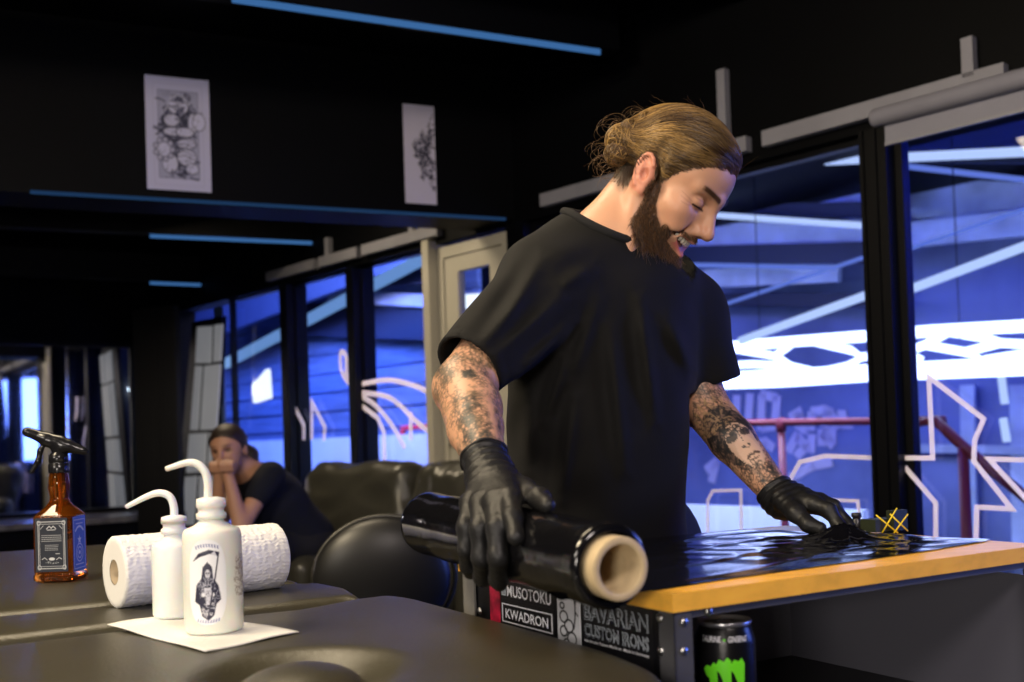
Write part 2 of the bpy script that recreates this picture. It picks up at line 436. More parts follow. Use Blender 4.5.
# the cream door with its pane
e = thing('door_1', None, None, WP((tD0 + tD1) / 2, .12)); e['kind'] = 'structure'
zt = wt(480, 240)[1]; bm = BM()
wbox(bm, tD0, tD0 + .05, .12, zt, -.04, .06); wbox(bm, tD1 - .05, tD1, .12, zt, -.04, .06); wbox(bm, tD0 + .05, tD1 - .05, zt - .06, zt, -.04, .06)
obj('door_frame', bm, CREAM, e, bevel=.004)
la, lb = tD0 + .055, tD1 - .055; bm = BM()
pz = wt(460, 272)[1]
wbox(bm, la, la + .11, .13, zt - .065, -.03, .02); wbox(bm, lb - .11, lb, .13, zt - .065, -.03, .02); wbox(bm, la + .11, lb - .11, .13, .5, -.03, .02); wbox(bm, la + .11, lb - .11, pz, zt - .065, -.03, .02)
obj('door_leaf', bm, CREAM, e, bevel=.004)
obj('door_pane', wbox(BM(), la + .11, lb - .11, .5, pz, -.01, -.004), GLASS, e)
obj('door_handle', tube(BM(), [WP(lb - .05, 1.08, -.03), WP(lb - .05, 1.08, -.08), WP(lb - .16, 1.08, -.08)], .009), mat('steel', (.5, .5, .5), .3, metal=1), e, smooth=True)

# grey cable trim along the top of the glass
def seg_on_wall(name, px0, px1, zc, h, o0, o1, m, i=None):
    o = obj(name, wbox(BM(), wt(px0, 150, o0)[0], wt(px1, 150, o0)[0], zc - h, zc, o0, o1), m, bevel=.003); return o
for k, (a, b) in enumerate(((1007, 762), (746, 538), (434, 358), (353, 315), (310, 262))):
    o = seg_on_wall('trim_%d' % (6 + k), a, b, 2.30, .062, -.085, -.045, GREYT); o['kind'] = 'structure'
for px, y0, y1, lab in ((968, 38, 78, 'grey upright conduit stub above the trim at the far right'), (722, 70, 118, 'grey upright conduit stub above the head of the bearded man'),
                        (412, 218, 238, 'small grey conduit stub above the cable trim by the cream door'), (328, 238, 262, 'small grey conduit stub above the trim over the dark window posts')):
    t, z0 = wt(px, y0, -.07); z1 = wt(px, y1, -.07)[1]
    prop(obj('conduit', wbox(BM(), t - .02, t + .02, min(z1, 2.29) if px > 500 else 2.30, z0, -.085, -.05), GREYT, bevel=.003), lab, 'conduit')
# roller blind
t0, z0 = wt(872, 119, -.14); t1 = -1.6
rb = thing('roller_blind', 'grey roller blind rolled up above the right-hand window', 'blind', WP(t0, z0, -.14))
blm = mat('blind_fabric', (.27, .27, .33), .7, noise=.05, nscale=9)
obj('blind_roller', lathe(BM(), [(.006, 0), (.028, .002), (.033, .01), (.033, abs(t1 - t0) - .01), (.03, abs(t1 - t0))], WP(t0, z0, -.14), -WD, 20), blm, rb, smooth=True)
ta = wt(885, 120, -.12)[0]; zb = wt(885, 143, -.12)[1]
obj('blind_panel', wbox(BM(), ta, t1, zb, z0 - .005, -.125, -.119), blm, rb)
obj('bottom_bar', wbox(BM(), ta, t1, zb - .012, zb, -.13, -.114), GREYT, rb, bevel=.003)

# header beam carrying the two drawings
HP = on_z(510, 220, 2.22); HP[2] = 0
def HW(u, z, o=0.): return HP + RA * u + RB * o + ZV * z
def hpt(px, py, o=0.):
    d = ray(px, py); t = ((HP + RB * o - CAM) @ RB) / (d @ RB); q = CAM + d * t; return float((q - HP) @ RA), float(q[2])
uR = hpt(530, 200)[0]
struct('trim_11', box(BM(), HW((uR - 5.2) / 2, 2.61, .15), (uR + 5.2, .3, .78), [RA, RB, ZV]), BLACK)
struct('trim_12', box(BM(), HW(uR - .035, 2.56, -.03), (.09, .06, .84), [RA, RB, ZV]), BLACK)
SHEENm = emis('edge_sheen_blue', (.10, .32, .80), .42)  # weak emission standing in for window light reflected on beam edges
SHEENd = emis('edge_sheen_dim', (.05, .16, .42), .22)
o = obj('edge_sheen_strip', beam(BM(), HW(hpt(30, 195)[0], 2.222, -.006), HW(hpt(505, 219)[0], 2.222, -.006), .012, .014), SHEENd); prop(o, 'thin blue sheen line along the bottom edge of the beam with the drawings', 'light strip')
# ceiling joists; emissive strips imitate blue window light on their edges
def joist(i, pa, pb, z, w=.1, h=.2, strip=None, lab=None, m=None):
    a = on_z(*pa, z); b = on_z(*pb, z); d = (b - a) / np.linalg.norm(b - a)
    A = a - d * 2.5; Bq = b + d * .1
    struct('trim_%d' % i, beam(BM(), A + ZV * (h / 2 + .02) + np.cross(ZV, d) * w / 2, Bq + ZV * (h / 2 + .02) + np.cross(ZV, d) * w / 2, w, h), BLACKM)
    if strip:
        o = obj('edge_sheen_strip', beam(BM(), a, b, .012, strip), m or SHEENm); prop(o, lab, 'light strip')
joist(13, (232, -1), (600, 52), 2.75, strip=.022, lab='long blue sheen line on the ceiling above the two drawings', m=SHEENm)
joist(14, (765, -2), (905, 25), 2.85, strip=.022, lab='short blue sheen line on the ceiling at top right', m=SHEENm)
joist(15, (150, 236), (312, 243), 2.42, strip=.02, lab='upper blue sheen line on the low ceiling left of the dark post', m=SHEENm)
joist(16, (150, 283), (252, 287), 2.36, strip=.02, lab='lower blue sheen line on the low ceiling above the dark corner', m=SHEENm)
joist(17, (10, 318), (120, 321), 2.30, strip=.01, lab='faint lowest sheen line on the ceiling just above the mirror', m=SHEENd)

# the slanted panel of white panes at the far end of the glass
tp = thing('trim_18', None, None, WP(6, .12)); tp['kind'] = 'structure'
def wq(px, py, o=0.): return wall(px, py, o)
pane = mat('frosted_pane', (.55, .55, .55), .5, noise=.06, nscale=5, emit=(.75, .78, .85), estr=.16)
wf = BM(); poly_prism(wf, [wq(192, 322, -.10), wq(223, 316, -.10), wq(214, 530, -.10), wq(174, 530, -.10)], WN, .03); obj('panel_frame', wf, BLACKM, tp)
for q in (((197, 327), (211, 326), (210, 363), (195, 363)), ((214, 325), (222, 324), (220, 361), (213, 362)),
          ((195, 366), (201, 366), (197, 430), (190, 430)), ((204, 366), (220, 364), (216, 429), (200, 430)),
          ((189, 434), (206, 433), (204, 472), (186, 473)), ((209, 433), (215, 433), (213, 471), (207, 472)), ((185, 477), (196, 476), (193, 525), (181, 525)), ((199, 476), (213, 475), (212, 525), (197, 525))):
    obj('frosted_pane', poly_prism(BM(), [wq(*p, -.115) for p in q], WN, .012), pane, tp)
# mirror on the back wall
mir = bpy.data.materials.new('mirror'); mir.use_nodes = True; b_ = mir.node_tree.nodes['Principled BSDF']
b_.inputs['Base Color'].default_value = (.80, .82, .85, 1); b_.inputs['Metallic'].default_value = 1; b_.inputs['Roughness'].default_value = .03
me_ = thing('wall_mirror', 'wide wall mirror at far left reflecting the blue windows', 'mirror', MW(-.2, .68))
obj('mirror_glass', box(BM(), MW(-.45, 1.30, .045), (2.9, .01, 1.30), [MD, MNN, ZV]), mir, me_)
bm = BM(); box(bm, MW(-.45, .64, .04), (2.96, .05, .03), [MD, MNN, ZV]); box(bm, MW(-.45, 1.965, .04), (2.96, .05, .03), [MD, MNN, ZV]); box(bm, MW(1.015, 1.3, .04), (.03, .05, 1.3), [MD, MNN, ZV]); box(bm, MW(-1.915, 1.3, .04), (.03, .05, 1.3), [MD, MNN, ZV])
obj('mirror_frame', bm, BLACKM, me_)
# marbled ledge below the mirror
led = thing('mirror_counter', 'low dark counter with grey marbled top below the wall mirror', 'counter', MW(-.4, 0))
marb = mat('marble', (.16, .15, .14), .3, noise=.6, nscale=8)
obj('countertop', box(BM(), MW(-.45, .60, -.35), (3.2, .75, .04), [MD, MNN, ZV]), marb, led, bevel=.006)
bm = BM(); box(bm, MW(-.45, .29, -.33), (3.1, .68, .58), [MD, MNN, ZV]); obj('cabinet', bm, BLACK, led)
# black curtain in the corner
bm = BM(); n = 60
c0, c1 = at(136, 400, 7.6), at(180, 400, 7.4); P = []
for i in range(n + 1):
    f = i / n; p = c0 * (1 - f) + c1 * f; p = p + np.array([.3, 1, 0]) * .03 * sin(i * 1.3); P.append(p)
lo_ = [bm.verts.new((p[0], p[1], .02)) for p in P]; hi_ = [bm.verts.new((p[0], p[1], 2.12)) for p in P]
for i in range(n): bm.faces.new((lo_[i], lo_[i + 1], hi_[i + 1], hi_[i]))
o = obj('curtain', bm, mat('black_cloth', (.008, .008, .01), .8), smooth=True); m_ = o.modifiers.new('s', 'SOLIDIFY'); m_.thickness = .01
prop(o, 'black hanging curtain between the mirror and the white paned panel', 'curtain')
bm = BM(); n = 16; c0, c1 = WP(wt(230)[0], 0, -.07), WP(wt(223)[0], 0, -.07); P = [c0 * (1 - i / n) + c1 * i / n + WN * .012 * sin(i * 1.6) for i in range(n + 1)]
lo_ = [bm.verts.new((p[0], p[1], .1)) for p in P]; hi_ = [bm.verts.new((p[0], p[1], 2.15)) for p in P]
for i in range(n): bm.faces.new((lo_[i], lo_[i + 1], hi_[i + 1], hi_[i]))
o = obj('curtain', bm, mat('blue_cloth', (.08, .14, .35), .8), smooth=True); m_ = o.modifiers.new('s', 'SOLIDIFY'); m_.thickness = .006
prop(o, 'narrow blue curtain beside the white paned panel', 'curtain')

# ================================================================== OUTSIDE THE GLASS
blw = mat('outer_blue_wall', (.14, .17, .42), .6, noise=.35, nscale=1.3)
blp = mat('outer_blue_panel', (.42, .48, .72), .6, noise=.25, nscale=3)
blk = mat('outer_dark_beam', (.012, .016, .05), .6)
plank = mat('plank_siding', (.16, .22, .42), .6, noise=.25, nscale=2.5, stretch=(1, 1, 8))
def WO(px, py, off): return wall(px, py, off)
struct('floor_outside', box(BM(), WP(4, -.30, 2.65), (23, 5, .1), WAX), mat('outer_floor', (.2, .22, .3), .5, noise=.2, nscale=2))
struct('ceiling_outside', box(BM(), WP(4, 4.2, 2.65), (23, 5, .1), WAX), blk)
struct('wall_outside', box(BM(), WP(1.4, 1.9, 5.05), (13.4, .1, 4.6), WAX), blw)
bm = BM()  # siding behind the left windows
ta, tb = 5.9, 14.0
z = -.2; r_ = random.Random(3)
while z < 3.6:
    wbox(bm, ta, tb, z, z + .185, 2.6 + .01 * r_.random(), 2.66); wbox(bm, ta, tb, z + .185, z + .21, 2.64, 2.66); z += .21
struct('wall_siding', bm, plank)
struct('wall_end', box(BM(), WP(14.2, 1.9, 3.4), (.1, 7, 4.4), WAX), blw)
# soffit panels and beams seen through the glass: (px,py)-(px,py), depth offset, height, material
k = 19
for pa, pb, off, h, mm in (
    ((650, 186), (900, 176), 4.2, .42, blp), ((650, 213), (900, 209), 4.0, .12, blk), ((650, 240), (900, 238), 4.3, .30, blp), ((650, 256), (900, 252), 4.1, .17, blk), ((690, 280), (840, 272), 4.4, .17, blp), ((640, 300), (900, 300), 4.6, .12, blk),
    ((640, 130), (1100, 122), 3.2, .5, blk), ((900, 236), (1100, 215), 4.4, .20, blp), ((900, 197), (1100, 212), 4.6, .34, blp),
    ((300, 274), (450, 264), 2.2, .34, blk), ((330, 296), (450, 302), 2.3, .12, blp), ((300, 319), (450, 322), 2.4, .36, blk), ((180, 330), (450, 218), 1.8, .50, blk)):
    struct('trim_%d' % k, beam(BM(), WO(*pa, off), WO(*pb, off), .06, h), mm); k += 1
TUBE = emis('tube_light', (.50, .62, 1.0), 1.25)
TUBED = emis('tube_light_soft', (.20, .30, 1.0), .75)
for pa, pb, off, h, mm, lab in (
    ((735, 166), (900, 158), 3.1, .045, TUBE, 'bright level light strip at the top of the middle window'),
    ((890, 158), (1060, 150), 3.0, .055, TUBE, 'bright level light strip at the top of the right window'),
    ((700, 214), (880, 227), 3.6, .045, TUBE, 'pale light strip beside the forehead of the man, seen through glass'),
    ((895, 165), (1060, 184), 3.3, .035, TUBED, 'faint light strip sloping down just under the top of the right window'),
    ((740, 341), (900, 283), 2.9, .05, TUBE, 'slanting tube light rising towards the wide black post'),
    ((895, 295), (1060, 233), 2.8, .05, TUBE, 'bright slanting tube light across the middle of the right window'),
    ((690, 316), (880, 252), 3.4, .02, TUBED, 'thin dim light line above the slanting tube in the middle window'),
    ((895, 254), (1060, 197), 3.4, .02, TUBED, 'thin dim light line above the slanting tube in the right window'),
    ((690, 265), (835, 268), 3.9, .04, TUBED, 'soft pale strip beside the shoulder of the man'),
    ((225, 364), (450, 244), 1.6, .10, emis('tube_wide', (.22, .42, .85), .8), 'broad pale diagonal light strip behind the three left windows')):
    prop(obj('light_strip', beam(BM(), WO(*pa, off), WO(*pb, off), .04, h), mm, bevel=.008), lab, 'light strip')
# bright lamp panel seen in the leftmost window and in the door
LP = emis('lamp_white', (.9, .95, 1.0), 1.6)
prop(obj('wall_lamp', poly_prism(BM(), [WO(p[0], p[1], 1.5) for p in ((252, 385), (266, 369), (268, 398), (253, 403))], WN, .05), LP), 'small bright white lamp on the siding in the leftmost window', 'lamp')
prop(obj('wall_lamp', poly_prism(BM(), [WO(p[0], p[1], 2.0) for p in ((458, 295), (500, 292), (500, 309), (458, 309))], WN, .05), LP), 'flat white lamp seen through the pane of the cream door', 'lamp')
# honeycomb light truss
tr = thing('light_truss', 'glowing white honeycomb light band hanging outside the big windows', 'light', WO(870, 360, 3.0))
TRM = emis('truss_light', (.50, .58, 1.0), 5.0)
TO = 3.0
def T3(x, y, o=TO): return WO(x, y, o)
runs = [[(700, 349), (760, 344), (868, 336), (930, 331), (1100, 322)], [(700, 385), (780, 382), (868, 376), (940, 373), (1100, 366)], [(700, 378), (790, 374), (868, 370), (1100, 359)]]
for rn in runs: obj('light_bar', tube(BM(), [T3(*p) for p in rn], .040, 10), TRM, tr, smooth=True)
for rn in ([(722, 347), (752, 352), (775, 356), (790, 345)], [(775, 356), (790, 366), (815, 372)], [(815, 342), (850, 350), (862, 357), (848, 366), (825, 371)], [(862, 357), (905, 352), (925, 345), (948, 332)],
           [(905, 352), (920, 359), (912, 371)], [(925, 345), (965, 352), (985, 360), (960, 371)], [(965, 352), (1000, 343), (1040, 345)], [(948, 332), (985, 338), (1000, 343)], [(985, 360), (1030, 353), (1080, 358)], [(722, 366), (752, 364), (790, 366)]):
    obj('light_bar', tube(BM(), [T3(x, y, TO + .12) for x, y in rn], .029, 10), TRM, tr, smooth=True)
for x in (760, 960): obj('hanging_wire', tube(BM(), [T3(x, 340), T3(x, 340) + ZV * 2.2], .004, 6), BLACKM, tr)
# red pipe railings
red = mat('red_pipe', (.22, .030, .06), .4)
def rail(off, tops, posts, lab, r=.022, zdrop=1.2):
    p0 = WO(*tops[0], off); e = thing('pipe_railing', lab, 'railing', (p0[0], p0[1], -.25))
    obj('top_rail', tube(BM(), [WO(*p, off) for p in tops], r, 10), red, e, smooth=True)
    for q in posts:
        a = WO(*q, off); obj('railing_post', tube(BM(), [a, (a[0], a[1], -.25)], r, 10), red, e, smooth=True); obj('pipe_fitting', lathe(BM(), [(r * 1.1, -.05), (r * 1.5, -.045), (r * 1.5, .02), (r * 1.1, .03)], a, ZV, 12), red, e, smooth=True)
rail(1.6, [(640, 424), (900, 421)], [(781, 423), (660, 424)], 'red pipe railing behind the middle window')
rail(1.3, [(898, 421), (945, 420)], [(912, 421)], 'short red pipe rail beside the wide black post in the right window')
e = thing('pipe_railing', 'slanting red pipe handrail going down to the right in the right window', 'railing', WO(960, 450, 1.2) * np.array([1, 1, 0]))
obj('top_rail', tube(BM(), [WO(918, 422, 1.2), WO(935, 420, 1.2), WO(965, 448, 1.2), WO(1060, 525, 1.2)], .026, 10), red, e, smooth=True)
a = WO(963, 446, 1.2); obj('railing_post', tube(BM(), [a, (a[0], a[1], -.25)], .026, 10), red, e, smooth=True)
a = WO(403, 430, 2.3)
e = thing('red_frame', 'small red goal-like frame outside the window left of the cream door', 'frame', (a[0], a[1], 0))
obj('bar', tube(BM(), [WO(403, 480, 2.3), WO(403, 428, 2.3), WO(447, 426, 2.3)], .03, 8), mat('red_paint', (.7, .02, .05), .5), e)
# white low barriers
wm = mat('white_barrier', (.72, .74, .85), .6, noise=.1, nscale=2)
def barrier(px0, px1, py, off, lab, h=1.4):
    a = WO(px0, py, off); b = WO(px1, py, off); z = (a[2] + b[2]) / 2; t0 = (a - W0) @ WD; t1 = (b - W0) @ WD
    bm = wbox(BM(), t0, t1, -.25, z, off, off + .08); return prop(obj('barrier', bm, wm, bevel=.01), lab, 'barrier')
barrier(120, 470, 441, 2.2, 'long white barrier outside the three left windows')
b_ = barrier(600, 862, 506, 2.4, 'low white barrier outside the middle window')
redp = mat('pink_letter', (.75, .35, .55), .6)
# graffiti on the outer wall
gr = mat('graffiti_lavender', (.55, .50, .80), .6); gd = mat('graffiti_shadow', (.05, .06, .28), .6)
ge_ = thing('graffiti', 'lavender graffiti writing on the blue wall beyond the middle window', 'graffiti', WO(780, 440, 4.985))
def stroke(bm, pts, wd, off=4.985):
    P = [WO(*p, off) for p in pts]
    for a, b in zip(P, P[1:]): beam(bm, a, b + (b - a) / np.linalg.norm(b - a) * wd * .3, .01, wd)
for pts in ([(722, 395), (720, 428)], [(737, 395), (736, 430), (748, 430), (750, 396)], [(762, 394), (761, 428), (775, 426), (777, 398), (763, 395)],
            [(790, 418), (800, 412), (797, 424), (806, 430)], [(812, 412), (811, 428)], [(811, 412), (824, 410)], [(824, 428), (829, 410), (836, 427)], [(842, 410), (842, 424), (850, 424)],
            [(788, 452), (797, 436), (806, 446), (798, 455)], [(812, 434), (811, 450)], [(822, 446), (822, 432), (832, 444), (832, 430)],
            [(790, 478), (812, 466), (830, 462)], [(742, 446), (765, 442), (772, 447)], [(706, 470), (716, 462), (712, 480)]): G = BM(); stroke(G, pts, .09); obj('painted_stroke', G, gr, ge_)
# pale uprights far right
for x0, x1, y0, y1, lab in ((1001, 1005, 374, 404, 'upper pale strip light at the far right window edge'), (1003, 1007, 418, 442, 'lower pale strip light at the far right window edge')):
    a, b = WO(x0, y0, 4.5), WO(x1, y1, 4.5); prop(obj('light_strip', beam(BM(), a, b, .03, .05, up=WD), TUBE), lab, 'light strip')
for x in (968, 1018): struct('trim_%d' % k, beam(BM(), WO(x, 385, 4.9), WO(x + 3, 560, 4.9), .05, .12, up=WD), blp); k += 1
struct('trim_%d' % k, beam(BM(), WO(905, 448, 4.85), WO(1100, 452, 4.85), .03, .07), blp); k += 1

# cream outlines stuck on the glass
CL = bpy.data.materials.new('cream_vinyl'); CL.use_nodes = True; nt = CL.node_tree; nt.nodes.clear()
_o = nt.nodes.new('ShaderNodeOutputMaterial'); _a = nt.nodes.new('ShaderNodeAddShader'); _d = nt.nodes.new('ShaderNodeBsdfDiffuse'); _t = nt.nodes.new('ShaderNodeBsdfTranslucent')
_d.inputs[0].default_value = (.80, .78, .80, 1); _t.inputs[0].default_value = (.60, .56, .58, 1); nt.links.new(_d.outputs[0], _a.inputs[0]); nt.links.new(_t.outputs[0], _a.inputs[1]); nt.links.new(_a.outputs[0], _o.inputs[0])
def outline(pts, wd, lab, off=-.008, curve=False):
    if curve:
        Q = []; P = [np.array(p, float) for p in pts]; P = [2 * P[0] - P[1]] + P + [2 * P[-1] - P[-2]]
        for i in range(1, len(P) - 2):
            for s in range(8):
                t = s / 8; a, b, c, d = P[i - 1:i + 3]; Q.append(.5 * (2 * b + (c - a) * t + (2 * a - 5 * b + 4 * c - d) * t * t + (3 * b - a - 3 * c + d) * t ** 3))
        pts = Q + [P[-2]]
    bm = BM(); W = [WO(p[0], p[1], off) for p in pts]; L = []; n = len(W)
    for i in range(n):
        d0 = W[i] - W[i - 1] if i else W[1] - W[0]; d1 = W[i + 1] - W[i] if i < n - 1 else d0
        d0 /= np.linalg.norm(d0) + 1e-9; d1 /= np.linalg.norm(d1) + 1e-9
        s0 = np.cross(d0, WN); m = s0 + np.cross(d1, WN); m /= np.linalg.norm(m); m /= max(.4, m @ s0)
        L.append([W[i] + m * wd / 2, W[i] - m * wd / 2, W[i] + m * wd / 2 - WN * .003, W[i] - m * wd / 2 - WN * .003])
    V = [[bm.verts.new(v) for v in l] for l in L]
    for A, B in zip(V, V[1:]):
        for (i, j) in ((0, 1), (1, 3), (3, 2), (2, 0)): bm.faces.new((A[i], A[j], B[j], B[i]))
    bm.faces.new([V[0][i] for i in (0, 2, 3, 1)]); bm.faces.new([V[-1][i] for i in (0, 1, 3, 2)])
    return prop(obj('window_sticker', bm, CL), lab, 'sticker')
w_ = .016
outline([(905, 458), (933, 458), (929, 377), (984, 419), (975, 440), (974, 461), (1012, 509), (977, 507), (976, 545)], w_, 'cream angular outline of a tall letter on the right window glass')
outline([(905, 467), (936, 503), (936, 545)], w_, 'short cream outline bend low beside the wide post on the right window glass')
outline([(1060, 461), (989, 459), (1030, 503)], w_, 'cream outline notch at the right edge of the right window glass')
outline([(878, 458), (825, 456), (800, 462), (790, 480), (786, 500)], w_, 'large cream rounded outline on the middle window glass behind the left glove', curve=False)
outline([(708, 545), (708, 500), (713, 491), (741, 490), (742, 545)], w_ * .7, 'small cream arch outline right of the black shirt', curve=False)
outline([(825, 506), (832, 500), (858, 501), (861, 530)], w_ * .7, 'tiny cream arch outline just above the left glove')
w_ = .028
outline([(357, 385), (388, 380), (415, 386), (436, 396)], w_, 'uppermost cream arc on the window left of the cream door', curve=True)
outline([(357, 392), (390, 398), (415, 420), (436, 438)], w_, 'middle cream arc on the window left of the cream door', curve=True)
outline([(357, 394), (375, 405), (392, 425), (405, 448)], w_, 'steep cream arc on the window left of the cream door', curve=True)
outline([(357, 402), (378, 418), (384, 432), (385, 466)], w_, 'lowest cream arc bending straight down on the window left of the cream door', curve=False)
outline([(411, 412), (411, 440)], w_, 'short upright cream line on the window left of the cream door')
outline([(352, 388), (342, 372), (341, 353), (346, 356), (347, 375), (352, 382)], w_, 'cream loop outline at the right edge of the middle dark window', curve=True)
outline([(293, 470), (293, 404), (304, 425), (304, 440)], w_, 'left cream pointed outline on the window above the seated woman', curve=False)
outline([(312, 440), (312, 402), (325, 427), (324, 441)], w_, 'right cream pointed outline on the window beside the black sofa', curve=False)

# lights of the hall outside
area('hall_light', WP(-1.5, 3.4, 1.2), WP(-2.2, .9, 6.5), 5, .8, 1500, BLUE)
area('hall_light', WP(2.0, 3.3, 1.0), WP(3.0, .6, 6.0), 5, .8, 1250, BLUE)
area('hall_light', WP(7.5, 2.9, .9), WP(8.2, .9, 2.6), 5, .6, 430, (.12, .24, 1.0))
area('hall_light', WP(-3.3, 1.7, 1.0), (0.5, 1.75, 1.2), 1.2, 1.4, 95, (.16, .26, 1.0))  # added beyond the frame, sends blue rim light in through the right glazing
area('hall_light', WP(5.6, 2.75, 1.1), WP(6.2, .8, 2.2), 4, .3, 120, (.6, .6, 1.0))
area('hall_light', WP(2.2, 1.9, 1.3), WP(2.6, .5, 2.4), 3, .3, 90, (.7, .85, 1.0))
# ================================================================== MASSAGE BED
ZB = .88
leather = mat('bed_leather', (.042, .037, .022), .36, spec=.6, noise=.15, nscale=5, bump=.10, bscale=260)
def poly_sdf(P, poly):
    n = len(poly); d = np.full(len(P), 1e9); s = np.ones(len(P))
    for i in range(n):
        a = poly[i]; b = poly[i - 1]; e = b - a; w_ = P - a
        t = np.clip((w_ @ e) / (e @ e), 0, 1); q = w_ - t[:, None] * e; d = np.minimum(d, (q ** 2).sum(1))
        c1 = P[:, 1] >= a[1]; c2 = P[:, 1] < b[1]; c3 = e[0] * w_[:, 1] > e[1] * w_[:, 0]
        s = np.where((c1 & c2 & c3) | (~c1 & ~c2 & ~c3), -s, s)
    return s * np.sqrt(d)
def cushion(name, poly, zt, th, r, parent, material, h=.007, puff=.008, extra=None, corner=.03):
    poly = np.array(poly, float); cx, cy = poly.mean(0)
    lo = np.append(poly.min(0) - .03, zt - th - .03); hi = np.append(poly.max(0) + .03, zt + .03)
    S_ = SDF(); S_.bx((lo + hi) / 2, (hi - lo) / 2)
    def post(P, d):
        d2 = poly_sdf(P[:, :2], poly) + corner * 0
        top = puff * (1 - np.exp(np.minimum(d2, 0) / .05)) - puff
        a = d2 + r; b = np.abs(P[:, 2] - (zt - th / 2 + top / 2)) - (th / 2 + top / 2) + r
        dd = np.hypot(np.maximum(a, 0), np.maximum(b, 0)) + np.minimum(np.maximum(a, b), 0) - r
        return extra(P, dd) if extra else dd
    S_.post = post
    return sdf_obj(name, S_, h, material, parent, lo=lo, hi=hi)[0]
def zpx(lst, z=ZB): return [on_z(x, y, z)[:2] for x, y in lst]
bed = thing('massage_bed', 'large padded dark leather treatment bed in the foreground with a face hole', 'bed', (-.55, 1.4, 0))
near = zpx([(0, 638), (110, 625), (200, 613), (290, 604), (345, 594), (388, 589), (440, 592), (530, 614), (615, 638), (668, 660), (695, 690)])
near += [np.array([.13, .80]), np.array([.08, .70]), np.array([-.7, .60]), np.array([-1.0, 1.0])]
midp = zpx([(0, 613), (105, 603), (200, 590), (285, 581), (325, 580), (352, 585), (368, 595), (345, 596), (290, 602), (200, 611), (110, 623), (0, 636)])
farp = zpx([(0, 549), (60, 545), (110, 541), (303, 576), (308, 579), (200, 588.5), (105, 600), (0, 610)])
def extl(p, i, j): # push the left ends beyond the frame
    d = (p[i] - p[i + (1 if i == 0 else -1)]); p[i] = p[i] + d / np.linalg.norm(d) * .35; d = p[j] - p[j - 1]; p[j] = p[j] + d / np.linalg.norm(d) * .35
extl(midp, 0, len(midp) - 1); extl(farp, 0, len(farp) - 1)
hc = on_z(298, 672, ZB)
def hole(P, d):
    q = SDF.one(None, ('el', hc + [0, 0, .012], np.array([.088, .105, .05]), np.eye(3)), P)
    d = smax(d, -q, .035)
    p = SDF.one(None, ('el', hc + [0, 0, -.024], np.array([.066, .082, .030]), np.eye(3)), P)
    d = np.minimum(d, p)
    return smax(d, (P[:, :2] - BC[:2]) @ np.array([.860, .510]) + .010, .03)      # the bed stops short of the workbench
BC = on_z(672, 594, .94)
cushion('head_section', near, ZB, .11, .035, bed, leather, extra=hole, h=.0055)
cushion('middle_section', midp, ZB + .002, .10, .022, bed, leather, h=.006, puff=.006)
cushion('leg_section', farp, ZB, .10, .025, bed, leather)
bm = BM(); box(bm, (-.55, 1.55, .74), (.5, 1.2, .06), [[.9, .4, 0], [-.4, .9, 0], [0, 0, 1]]); obj('bed_frame', bm, BLACKM, bed, bevel=.01)
obj('lifting_column', lathe(BM(), [(.16, 0), (.16, .02), (.09, .05), (.08, .4), (.12, .70), (.12, .71)], (-.6, 1.55, 0), ZV, 24), BLACKM, bed, smooth=True)

# ------------------------------------------------------------------ paper napkin under the bottles
ZN = ZB + .0015
pn = [on_z(x, y, ZN) for x, y in ((107, 625), (205, 652), (299, 632), (182, 612))]
paper = mat('paper', (.80, .79, .76), .85, bump=.15, bscale=180)
bm = BM(); N = 24; g = [[None] * (N + 1) for _ in range(N + 1)]
for i in range(N + 1):
    for j in range(N + 1):
        u, v = i / N, j / N; p = (pn[0] * (1 - u) + pn[1] * u) * (1 - v) + (pn[3] * (1 - u) + pn[2] * u) * v
        e = max(abs(u - .5), abs(v - .5)) * 2; g[i][j] = bm.verts.new((p[0], p[1], ZN + .0035 * max(0, e - .75) * (1.2 + sin(9 * u + 7 * v))))
for i in range(N):
    for j in range(N): bm.faces.new((g[i][j], g[i + 1][j], g[i + 1][j + 1], g[i][j + 1]))
o = obj('napkin', bm, paper, smooth=True); m_ = o.modifiers.new('s', 'SOLIDIFY'); m_.thickness = .0012; m_.offset = -1
prop(o, 'square white paper towel sheet lying under the two white squeeze bottles', 'paper towel')

# ------------------------------------------------------------------ squeeze (wash) bottles
plast = mat('milky_plastic', (.86, .86, .80), .38, sss=.5, spec=.5)
plast2 = mat('milky_plastic_cool', (.86, .88, .88), .38, sss=.5, spec=.5)
def wash_bottle(name, c, R, H, cap, capz, pathpx, D, lab, m):
    e = thing(name, lab, 'bottle', c)
    pr = [(R * .9, 0), (R, .004), (R, H - .009), (R * .975, H - .004), (R * .92, H), (R * .62, H + .004), (cap * .82, H + .009), (cap * .82, H + .02)]
    obj('bottle_body', lathe(BM(), pr, c, ZV, 48), m, e, smooth=True)
    z = H + .012
    obj('screw_cap', lathe(BM(), [(cap, z), (cap * 1.02, z + .006), (cap * .86, z + .008), (cap * .86, z + .012), (cap * .98, z + .014), (cap, z + capz * .6), (cap * .97, z + capz), (cap * .5, z + capz + .002)], c, ZV, 32), m, e, smooth=True)
    P = [at(x, y, D) for x, y in pathpx]; Q = []
    Pp = [2 * P[0] - P[1]] + P + [2 * P[-1] - P[-2]]
    for i in range(1, len(Pp) - 2):
        for s in range(6):
            t = s / 6; a, b, c_, d = Pp[i - 1:i + 3]; Q.append(.5 * (2 * b + (c_ - a) * t + (2 * a - 5 * b + 4 * c_ - d) * t * t + (3 * b - a - 3 * c_ + d) * t ** 3))
    Q.append(P[-1]); n = len(Q)
    obj('spout_tube', tube(BM(), Q, [.0052 - .0024 * (i / n) ** 3 for i in range(n)], 12), m, e, smooth=True)
    return e
